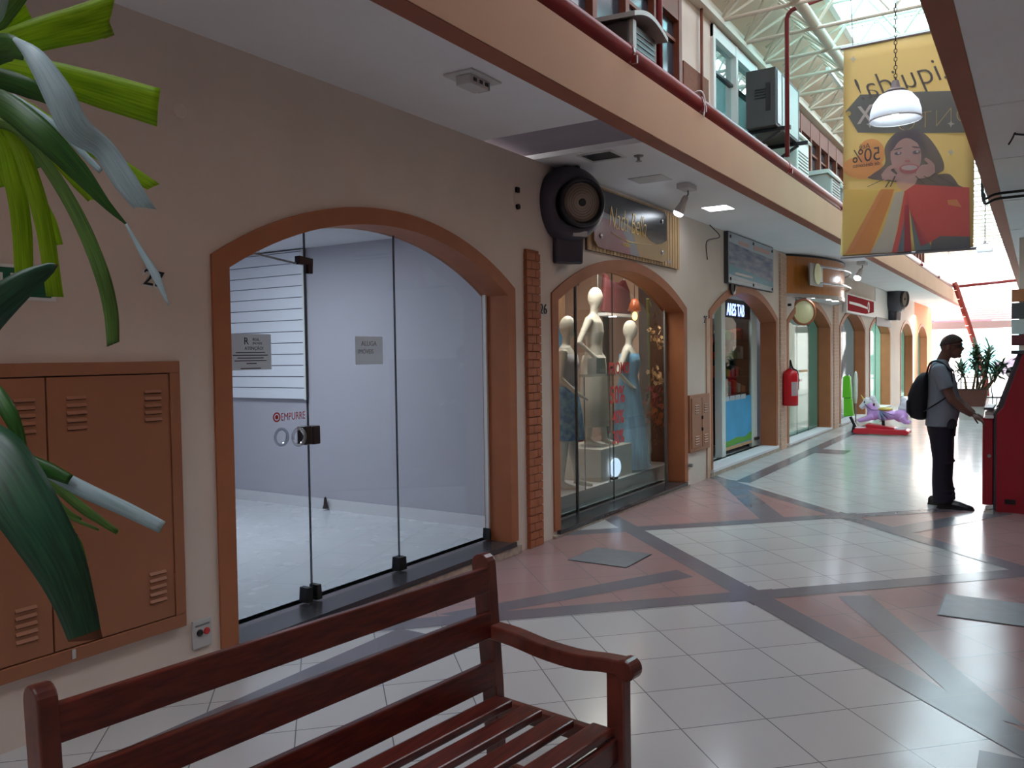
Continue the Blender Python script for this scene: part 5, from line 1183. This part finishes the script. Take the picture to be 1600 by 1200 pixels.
for s in (1, -1):
    b.limb([PP(0, s*.085, .86), PP(.01, s*.09, .50), PP(.02, s*.09, .09)], [.088, .062, .042], 12)
    tx = .10 if s < 0 else 0.0
    sh_, el, wr = PP(-.015, s*.185, 1.35), PP(.105, s*.215, 1.07), PP(.265, s*.14, .925)
    b.limb([PP(-.02, s*.12, 1.36), sh_, PP(.05, s*.21, 1.20), el, PP(.19, s*.18, .985), wr], [.05, .056, .048, .043, .038, .026], 12)
    # hand: palm, four bent fingers, thumb
    pd = (Vector((.86, -.1*s, -.5))).normalized(); kn = wr+pd*.085; nrm = Vector((-.5, -.2*s, -.86)).normalized(); sd = pd.cross(nrm).normalized()
    b.limb([wr, wr+pd*.045, kn], [.026, .038, .036], 10, flat=0.45, side=sd)
    for q, (L, o_) in enumerate(((.066, -.03), (.074, -.010), (.070, .010), (.056, .028))):
        r0 = kn+sd*o_-pd*.01; c1 = r0+pd*L*.5+nrm*.004; c2 = c1+(pd*.75+nrm*.6).normalized()*L*.36; c3 = c2+(pd*.4+nrm*.9).normalized()*L*.28
        b.limb([r0, c1, c2, c3], [.0095, .009, .008, .0065], 8)
    t0 = wr+pd*.03-sd*.03; b.limb([t0, t0+(pd*.6-sd*.7+nrm*.3).normalized()*.035, t0+(pd*.9-sd*.45+nrm*.5).normalized()*.068], [.012, .0105, .008], 8)
b.build('body', 'skin', man, remesh=0.0055, smoothit=3)
b = MB(); rr = []
for i in range(9):
    th = PI*0.5*i/8
    rr.append([PP(.075, 0, 1.60)+hr @ Vector((.099*max(math.sin(th), .02)*math.cos(t)-0.006*math.cos(t*1), .079*max(math.sin(th), .02)*math.sin(t), .104*math.cos(th)+(i/8)**2*(0.05*max(0, math.cos(t))-0.035*max(0, -math.cos(t))))) for t in [2*PI*k/24 for k in range(24)]])
b.rings(rr, cap=False); b.build('hair', 'hair', man, smooth=True, solid=0.004)
gl = None
b = MB()
for s in (1, -1):
    b.lathe([(.024, -.003), (.028, 0), (.024, .003)], PP(.167, s*.034, 1.588), (1, s*.25, -.25), 16); b.tube([PP(.163, s*.062, 1.592), PP(.055, s*.08, 1.59)], .0035, 6)
b.tube([PP(.172, -.01, 1.59), PP(.172, .01, 1.59)], .0035, 6); gl = b.build('glasses', 'satin_black', man)
b = MB()
for s in (1, -1): b.lathe([(.001, -.001), (.024, 0), (.001, .001)], PP(.167, s*.034, 1.588), (1, s*.25, -.25), 16)
b.build('lens', 'lens', gl)
# t-shirt
b = MB()
ell_loft(b, [(-.012, 0, .80, .138, .190), (-.005, 0, .84, .142, .195), (.008, 0, .95, .150, .195), (.010, 0, 1.10, .140, .190), (.005, 0, 1.22, .128, .192), (-.012, 0, 1.32, .108, .195), (-.018, 0, 1.38, .092, .175), (-.012, 0, 1.43, .068, .105), (-.004, 0, 1.455, .062, .075)], 24)
for s in (1, -1): b.limb([PP(-.018, s*.10, 1.365), PP(-.015, s*.185, 1.355), PP(.035, s*.218, 1.24), PP(.058, s*.222, 1.175)], [.064, .074, .070, .072], 14)
b.build('t_shirt', 'shirt_grey', man, remesh=0.011, smoothit=5)
# trousers
b = MB()
ell_loft(b, [(0, 0, .70, .12, .17), (-.005, 0, .80, .132, .182), (-.01, 0, .86, .128, .178)], 22)
for s in (1, -1): b.limb([PP(-.01, s*.075, .80), PP(.0, s*.09, .70), PP(.012, s*.095, .48), PP(.005, s*.095, .26), PP(.018, s*.095, .11), PP(.022, s*.095, .055)], [.105, .105, .088, .085, .092, .098], 16)
for s in (1, -1):
    for z, a in ((.12, .098), (.17, .093), (.45, .094)): b.ball(PP(.022, s*.095, z), a, a, .025)
b.build('trousers', 'trouser', man, remesh=0.010, smoothit=4)
b = MB(); b.ball(PP(.09, -.13, .83), .055, .05, .055); b.build('belt_pouch', 'pack_fabric', man, smooth=True)
for s, tx in ((-1, .10), (1, .0)):
    b = MB(); b.rings([[PP(tx+x, s*.095+y*ry*1.0, z) for y, z in ((-1, .0), (1, .0), (1, h*.55), (.5, h), (-.5, h), (-1, h*.55))] for x, ry, h in ((-.13, .028, .06), (-.11, .038, .085), (-.03, .042, .095), (.06, .048, .075), (.13, .048, .05), (.17, .036, .035), (.185, .02, .025))])
    sh2 = b.build('shoe', 'shoe_black', man, bevel=0.006)
    b = MB(); b.rings([[PP(tx+x, s*.095+y*ry, z) for y, z in ((-1, .001), (1, .001), (1, .014), (-1, .014))] for x, ry in ((-.135, .03), (-.11, .041), (.06, .051), (.13, .051), (.175, .038), (.19, .022))]); b.build('sole', 'black', sh2)
# backpack
bk = T('backpack', 'navy black backpack worn on the back of the person', 'backpack', PP(-.21, 0, .86))
b = MB(); b.rings([[PP(x+rx*math.cos(t)*(1 if math.cos(t) < 0 else .55), ry*math.copysign(abs(math.sin(t))**.7, math.sin(t)), z) for t in [2*PI*i/24 for i in range(24)]] for x, z, rx, ry in ((-.175, .86, .05, .10), (-.18, .88, .10, .14), (-.185, .96, .115, .155), (-.18, 1.10, .125, .155), (-.17, 1.20, .10, .15), (-.155, 1.28, .07, .13), (-.14, 1.325, .04, .09))]); b.build('main_bag', 'pack_fabric', bk, smooth=True)
b = MB(); b.rings([[PP(x+rx*math.cos(t), .11*math.sin(t), z) for t in [2*PI*i/18 for i in range(18)]] for x, z, rx in ((-.26, .89, .02), (-.275, .93, .045), (-.275, 1.04, .045), (-.25, 1.10, .02))]); b.build('front_pocket', 'pack_fabric', bk, smooth=True)
for s in (1, -1):
    b = MB(); b.limb(smooth_path([PP(-.13, s*.10, 1.31), PP(-.09, s*.115, 1.425), PP(-.01, s*.125, 1.435), PP(.09, s*.13, 1.34)], 5), .026, 8, flat=0.35, side=(0, 1, 0)); b.limb(smooth_path([PP(.09, s*.13, 1.34), PP(.105, s*.175, 1.20), PP(.06, s*.206, 1.10), PP(-.10, s*.185, .98), PP(-.14, s*.15, .95)], 5), .014, 8, flat=0.4, side=(0, 1, 0)); b.build('strap', 'pack_fabric', bk, smooth=True)

# ================================================================ RED MACHINE
M('machine_red', (160, 18, 40), 0.4, var=0.06, scale=3); M('machine_grey', (74, 72, 80), 0.45)
at = T('payment_machine', 'tall dark red self service machine at the right edge', 'machine', (3.5, 9.5, 0))
def rim(off): return [(3.10+off, 0.0+off*0), (3.10+off, .93), (3.135+off, .99), (3.30+off, 1.50), (3.95-off, 1.50), (3.95-off, 0.0)]
b = MB(); b.prism(rim(0.0), 'y', 9.16, 9.84); b.build('cabinet', 'machine_grey', at, bevel=0.01)
for y0, y1 in ((9.10, 9.165), (9.835, 9.90)):
    b = MB(); b.prism([(3.128, 0.0), (3.128, .93), (3.185, 1.0), (3.345, 1.525), (3.97, 1.525), (3.97, 0.0)], 'y', y0, y1); b.build('side_panel', 'machine_red', at, bevel=0.008)
b = MB(); b.box(3.245, 3.98, 9.09, 9.91, 1.50, 1.535); b.build('top_trim', 'machine_grey', at, bevel=0.005)
b = MB(); b.box(3.012, 3.10, 9.14, 9.86, .055, .895); d = b.build('lower_door', 'machine_red', at, bevel=0.008)
b = MB(); b.lathe([(.016, 0), (.016, -.012), (.001, -.013)], (3.07, 9.14, .53), (0, 1, 0), 12); b.build('lock', 'steel', d)
b = MB(); b.box(3.03, 3.11, 9.22, 9.80, .905, .945); b.build('keypad_shelf', 'grey_plastic', at, bevel=0.006)
b = MB(); b.box(3.02, 3.10, 9.20, 9.80, .965, .99); b.build('card_slot_ledge', 'machine_grey', at, bevel=0.006)
for y in (9.15,): 
    b = MB(); b.box(3.035, 3.105, 9.12, 9.16, .89, .915); b.build('receipt', 'white_paint', at)
b = MB(); b.box(3.20, 3.29, 9.092, 9.10, .085, .13); b.build('vent', 'satin_black', at)
b = MB(); b.obox((3.215, 9.5, 1.25), Vector((.085, 0, .26)), Vector((0, .24, 0)), Vector((.003, 0, -.001))); b.build('screen', 'lens', at)

# right hand post with signs
rp = T('sign_post', 'narrow post with small stacked red and dark signs at right edge', 'sign', (3.3, 14.0, 0))
b = MB(); b.box(3.22, 3.50, 14.0, 14.25, 0, ZC-0.003); b.build('post', 'cream_wall', rp)
for z0, z1, m in ((2.22, 2.40, 'orange_trim'), (1.98, 2.21, 'ac_dark'), (1.76, 1.97, 'ac_grey'), (1.60, 1.75, 'garment_red')):
    b = MB(); b.box(3.13, 3.6, 13.96, 13.998, z0, z1); b.build('sign_panel', m, rp, bevel=0.004)

# ================================================================ KIDDIE RIDE
M('ride_pink', (206, 152, 216), 0.35, var=0.0); M('ride_white', (226, 218, 226), 0.4); M('ride_red', (196, 26, 44), 0.35); M('ride_gold', (206, 176, 90), 0.4); M('wing_purple', (104, 76, 130), 0.45); M('wing_blue', (150, 170, 196), 0.45); M('lime', (104, 196, 40), 0.4)
kr = T('kiddie_ride', 'pink and white winged pony coin ride on a red base', 'ride', (1.02, 16.6, 0))
K = lambda x, y, z: Vector((x, 16.6+y, z))
b = MB(); b.prism([(0.56, .03), (0.60, .02), (1.46, .02), (1.50, .05), (1.49, .09), (1.44, .115), (1.20, .12), (.78, .13), (.60, .12), (.55, .08)], 'y', 16.40, 16.80); b.build('base', 'ride_red', kr, bevel=0.015)
b = MB(); b.prism([(.78, .12), (1.28, .12), (1.24, .15), (1.10, .17), (.80, .20), (.75, .19)], 'y', 16.46, 16.74); b.build('upper_base', 'ride_red', kr, bevel=0.015)
for x in (.68, 1.34):
    b = MB(); b.lathe([(.11, .115), (.11, .128), (.10, .135), (.001, .135)], K(x, -.08, 0), n=20); b.build('foot_pad', 'ride_white', kr)
b = MB(); b.tube([K(1.05, 0, .15), K(1.04, 0, .34)], .028, 10); b.build('post', 'satin_black', kr)
b = MB()
b.ball(K(1.08, 0, .37), .26, .115, .10); b.ball(K(1.34, 0, .36), .13, .12, .12); b.ball(K(.88, 0, .38), .12, .11, .12)
b.limb([K(.90, 0, .40), K(.84, 0, .50), K(.80, 0, .57)], [.11, .085, .075], 12)
for s in (1, -1):
    b.limb([K(.88, s*.07, .34), K(.74, s*.07, .28), K(.62, s*.07, .25)], [.065, .045, .032], 10); b.limb([K(1.36, s*.07, .33), K(1.43, s*.07, .25), K(1.50, s*.07, .24)], [.075, .045, .032], 10)
b.build('pony_body', 'ride_pink', kr, remesh=0.012, smoothit=4)
b = MB(); b.ball(K(.79, 0, .60), .10, .075, .085, Matrix.Rotation(.5, 3, 'Y')); b.limb([K(.77, 0, .59), K(.70, 0, .53), K(.655, 0, .49)], [.075, .055, .045], 12)
for s in (1, -1): b.limb([K(.84, s*.045, .66), K(.845, s*.055, .72)], [.025, .008], 8)
hd = b.build('pony_head', 'ride_white', kr, remesh=0.010, smoothit=3)
b = MB(); b.limb([K(.71, 0, .65), K(.66, 0, .735)], [.018, .004], 8); b.build('horn', 'ride_gold', hd)
for s in (1, -1):
    b = MB(); b.ball(K(.735, s*.058, .60), .017, .009, .021); b.build('eye', 'satin_black', hd)
    b = MB(); b.ball(K(.90, s*.09, .56), .02, .014, .03); b.build('handle', 'garment_red', kr)
b = MB(); 
for q in range(5): b.ball(K(.86+.025*q, 0, .68-.05*q), .055, .05, .05)
b.build('mane', 'ride_white', kr, remesh=0.012, smoothit=2)
b = MB()
for x, z, r in ((1.36, .50, .07), (1.40, .58, .08), (1.38, .65, .06), (1.47, .52, .08), (1.51, .44, .065), (1.50, .60, .05)): b.ball(K(x, 0, z), r, r*.8, r)
b.build('tail', 'ride_white', kr, remesh=0.014, smoothit=2)
b = MB(); b.ball(K(1.08, 0, .47), .13, .10, .045); b.build('saddle', 'ride_gold', kr, smooth=True)
for s in (1, -1):
    for q in range(6):
        a = math.radians(-18-13*q); b = MB(); o_ = K(1.0, s*.125, .455)
        b.limb([o_, o_+Vector((math.cos(a)*.12, s*.02, math.sin(a)*.12)), o_+Vector((math.cos(a)*(.28-.02*q), s*.03, math.sin(a)*(.28-.02*q)))], [.012, .026, .008], 8, flat=.4); b.build('wing_feather', 'wing_blue' if q % 2 else 'wing_purple', kr, smooth=True)
    b = MB(); b.limb(smooth_path([K(.74, s*.07, .56), K(.85, s*.10, .47), K(.98, s*.11, .46)], 5), .007, 6); b.build('rein', 'satin_black', kr)
cb = T('coin_box', 'lime green coin box on a slanted black stand beside pony ride', 'coin box', (0.42, 16.85, 0))
b = MB(); b.prism([(.30, .66), (.31, 1.06), (.36, 1.09), (.43, 1.07), (.45, .66)], 'y', 16.78, 16.95); b.build('upper_box', 'lime', cb, bevel=0.012)
b = MB(); b.prism([(.32, .30), (.315, .655), (.455, .655), (.49, .32)], 'y', 16.79, 16.94); b.build('lower_box', 'lime', cb, bevel=0.012)
b = MB(); b.box(.36, .41, 16.82, 16.90, 1.075, 1.10); b.build('coin_slot', 'steel', cb)
b = MB(); b.bar((.43, 16.86, .30), (.56, 16.86, .03), .06, .05); b.bar((.50, 16.86, .14), (.47, 16.86, .0), .04, .05); b.bar((.56, 16.86, .02), (.45, 16.86, .02), .05, .03); b.build('stand', 'satin_black', cb)
b = MB(); b.rings([[(.50+.035*math.cos(t)*k, 17.0+.02*math.sin(t), z) for t in [2*PI*i/12 for i in range(12)]] for z, k in ((.55, .6), (.7, 1), (1.0, 1.1), (1.12, .8), (1.17, .2))]); tag(b.build('leaflet_stand', 'white_paint', smooth=True), 'white rounded leaflet board behind the lime coin box', 'board'); 
b = MB(); b.limb([(.50, 17.0, .0), (.50, 17.0, .56)], .012, 8); o_ = b.build('pole', 'steel', bpy.data.objects['leaflet_stand'])

# ================================================================ PLANTER AND CHAIRS FAR DOWN THE HALL
M('planter_wood', (92, 46, 34), 0.6, var=0.2, scale=12); M('planter_base', (196, 190, 184), 0.7); M('dracaena_leaf', (70, 96, 66), 0.5, var=0.4, scale=10); M('iron', (30, 27, 28), 0.5)
pt = T('wooden_planter', 'dark wooden planter box with spiky bushy plant behind the person', 'planter', (2.30, 21.0, 0))
b = MB(); b.prism([(1.98, .0), (2.42, .0), (2.46, .30), (1.94, .30)], 'y', 20.8, 21.3); b.build('plinth', 'planter_base', pt)
b = MB(); b.prism([(1.96, .30), (2.46, .30), (2.52, .66), (1.90, .66)], 'y', 20.75, 21.35); b.build('box', 'planter_wood', pt)
b = MB(); b.box(1.92, 2.50, 20.77, 21.33, .655, .67); b.build('soil', 'soil', pt)
rnd = random.Random(5)
for (dx, dy, h, lean) in ((-.05, 0, .95, .05), (.12, .1, 1.15, .15), (-.18, .05, .65, -.12), (.22, -.1, .75, .3), (.02, .15, 1.25, -.02), (.05, -.12, .85, .22), (.15, 0, .6, .36)):
    a = Vector((2.28+dx, 21.05+dy, .66)); t_ = a+Vector((lean, 0, h*.75))
    b = MB(); b.limb([a, (a+t_)/2+Vector((.03, 0, 0)), t_], [.028, .022, .016], 7); b.build('stem', 'cane', pt)
    b = MB()
    for q in range(60):
        c = a.lerp(t_, rnd.uniform(.55, 1.05)); th = rnd.uniform(0, 2*PI); ph = rnd.uniform(-.5, 1.2); L = rnd.uniform(.22, .44)
        d = Vector((math.cos(th)*math.cos(ph), math.sin(th)*math.cos(ph), math.sin(ph))); sd = d.cross(Vector((0, 0, 1))).normalized()*.026
        m_ = c+d*L*.55; e = c+d*L+Vector((0, 0, -.07))
        b.face([c-sd*.5, m_-sd, e, m_+sd]) if False else (b.face([c-sd*.5, m_-sd, m_+sd, c+sd*.5]), b.face([m_-sd, e, m_+sd]))
    b.build('foliage', 'dracaena_leaf', pt, recalc=False)
def iron_chair(x, y, label, rot=0):
    r = T('iron_chair', label, 'chair', (x, y, 0), 'dark iron chairs by the planter')
    R_ = Matrix.Rotation(rot, 3, 'Z'); o = Vector((x, y, 0)); q = lambda a, b_, c: o + R_ @ Vector((a, b_, c))
    for sx in (-.2, .2):
        b = MB(); b.tube([q(sx, .2, 0), q(sx, .2, .45)], .013, 6); b.build('leg', 'iron', r)
        b = MB(); b.tube([q(sx, -.2, 0), q(sx, -.2, .45), q(sx*1.05, -.27, .95)], .013, 6); b.build('rear_leg', 'iron', r)
    b = MB(); b.obox(q(0, 0, .455), R_ @ Vector((.22, 0, 0)), R_ @ Vector((0, .22, 0)), (0, 0, .015)); b.build('seat', 'iron', r, bevel=.008)
    for z in (.68, .78, .90):
        b = MB(); b.tube([q(-.2, -.235-(z-.68)*.14, z), q(.2, -.235-(z-.68)*.14, z)], .011, 6); b.build('back_rail', 'iron', r)
iron_chair(2.62, 21.9, 'dark iron chair right of the planter box', -0.9); iron_chair(2.05, 22.4, 'dark iron chair behind the planter box', 0.3)
M('pole_red', (132, 40, 28), 0.7)
pipe('downpipe', [(1.12, 30.6, 3.72), (1.18, 30.6, 3.60), (1.62, 30.6, 2.08), (2.02, 30.6, 0.62), (2.06, 30.6, 0.0)], 0.085, 'pole_red', 'leaning terracotta pole wrapped in string lights rising behind the planter', 'pole')
M('fairy', (255, 250, 240), emit=(255, 245, 225), estr=2.0)
b = MB()
for i in range(10):
    t = i/9; x, z = 1.2+.75*t, 3.5-2.6*t; b.lathe([(.086, -.005), (.089, 0), (.086, .005)], (x, 30.6, z), (.28, .35, -.96), 14)
b.build('string_lights', 'fairy', bpy.data.objects['downpipe'])
pipe('cross_beam', [(1.2, 31.0, 3.62), (3.13, 31.0, 3.74)], 0.05, 'pipe_red', 'red crossbar spanning the courtyard at the far end', 'beam')

# ================================================================ STREET BEYOND
M('facade_pale', (236, 232, 226), 0.8); M('facade_teal', (140, 206, 206), 0.6); M('awning_red', (214, 60, 76), 0.6); M('car_grey', (98, 86, 100), 0.3); M('car_white', (226, 228, 232), 0.25)
bd = T('street_building', 'pale shop building across the bright street at the far end', 'building', (0, 62, 0))
b = MB(); b.box(-30, 30, 62, 64, -0.03, 7); b.build('wall', 'facade_pale', bd)
b = MB(); b.box(-8, 0.9, 61.0, 62, 2.9, 3.5); b.build('awning', 'awning_red', bd)
b = MB(); b.box(2.2, 4.2, 61.9, 61.99, 0.2, 3.3); b.build('shutter', 'facade_teal', bd)
for x in (-11, -7.5, -4, -0.8):
    b = MB(); b.box(x, x+2.2, 61.93, 61.99, 0.0, 2.4); b.build('doorway', 'facade_teal' if x > -5 else 'ac_grey', bd)
def car(x, y, mat, label):
    r = T('car', label, 'car', (x, y, -0.03))
    b = MB(); b.prism([(x-2.1, .2), (x+2.1, .2), (x+2.1, .75), (x+1.3, .9), (x+.7, 1.35), (x-.9, 1.4), (x-1.6, .95), (x-2.1, .85)], 'y', y-.8, y+.8); b.build('bodywork', mat, r, bevel=.08)
    b = MB(); b.prism([(x+1.05, .93), (x+.62, 1.28), (x-.82, 1.32), (x-1.35, .96)], 'y', y-.81, y+.81); b.build('side_glass', 'lens', r)
    for wx in (x-1.3, x+1.3):
        for wy in (y-.8, y+.7):
            b = MB(); b.lathe([(.001, 0), (.32, 0), (.32, .12), (.001, .12)], (wx, wy, .29), (0, 1, 0), 20); b.build('wheel', 'black', r)
car(3.6, 52, 'car_grey', 'grey car parked in the bright street right of planter'); car(-3.0, 50, 'car_white', 'white car parked in the street seen past the far arches')
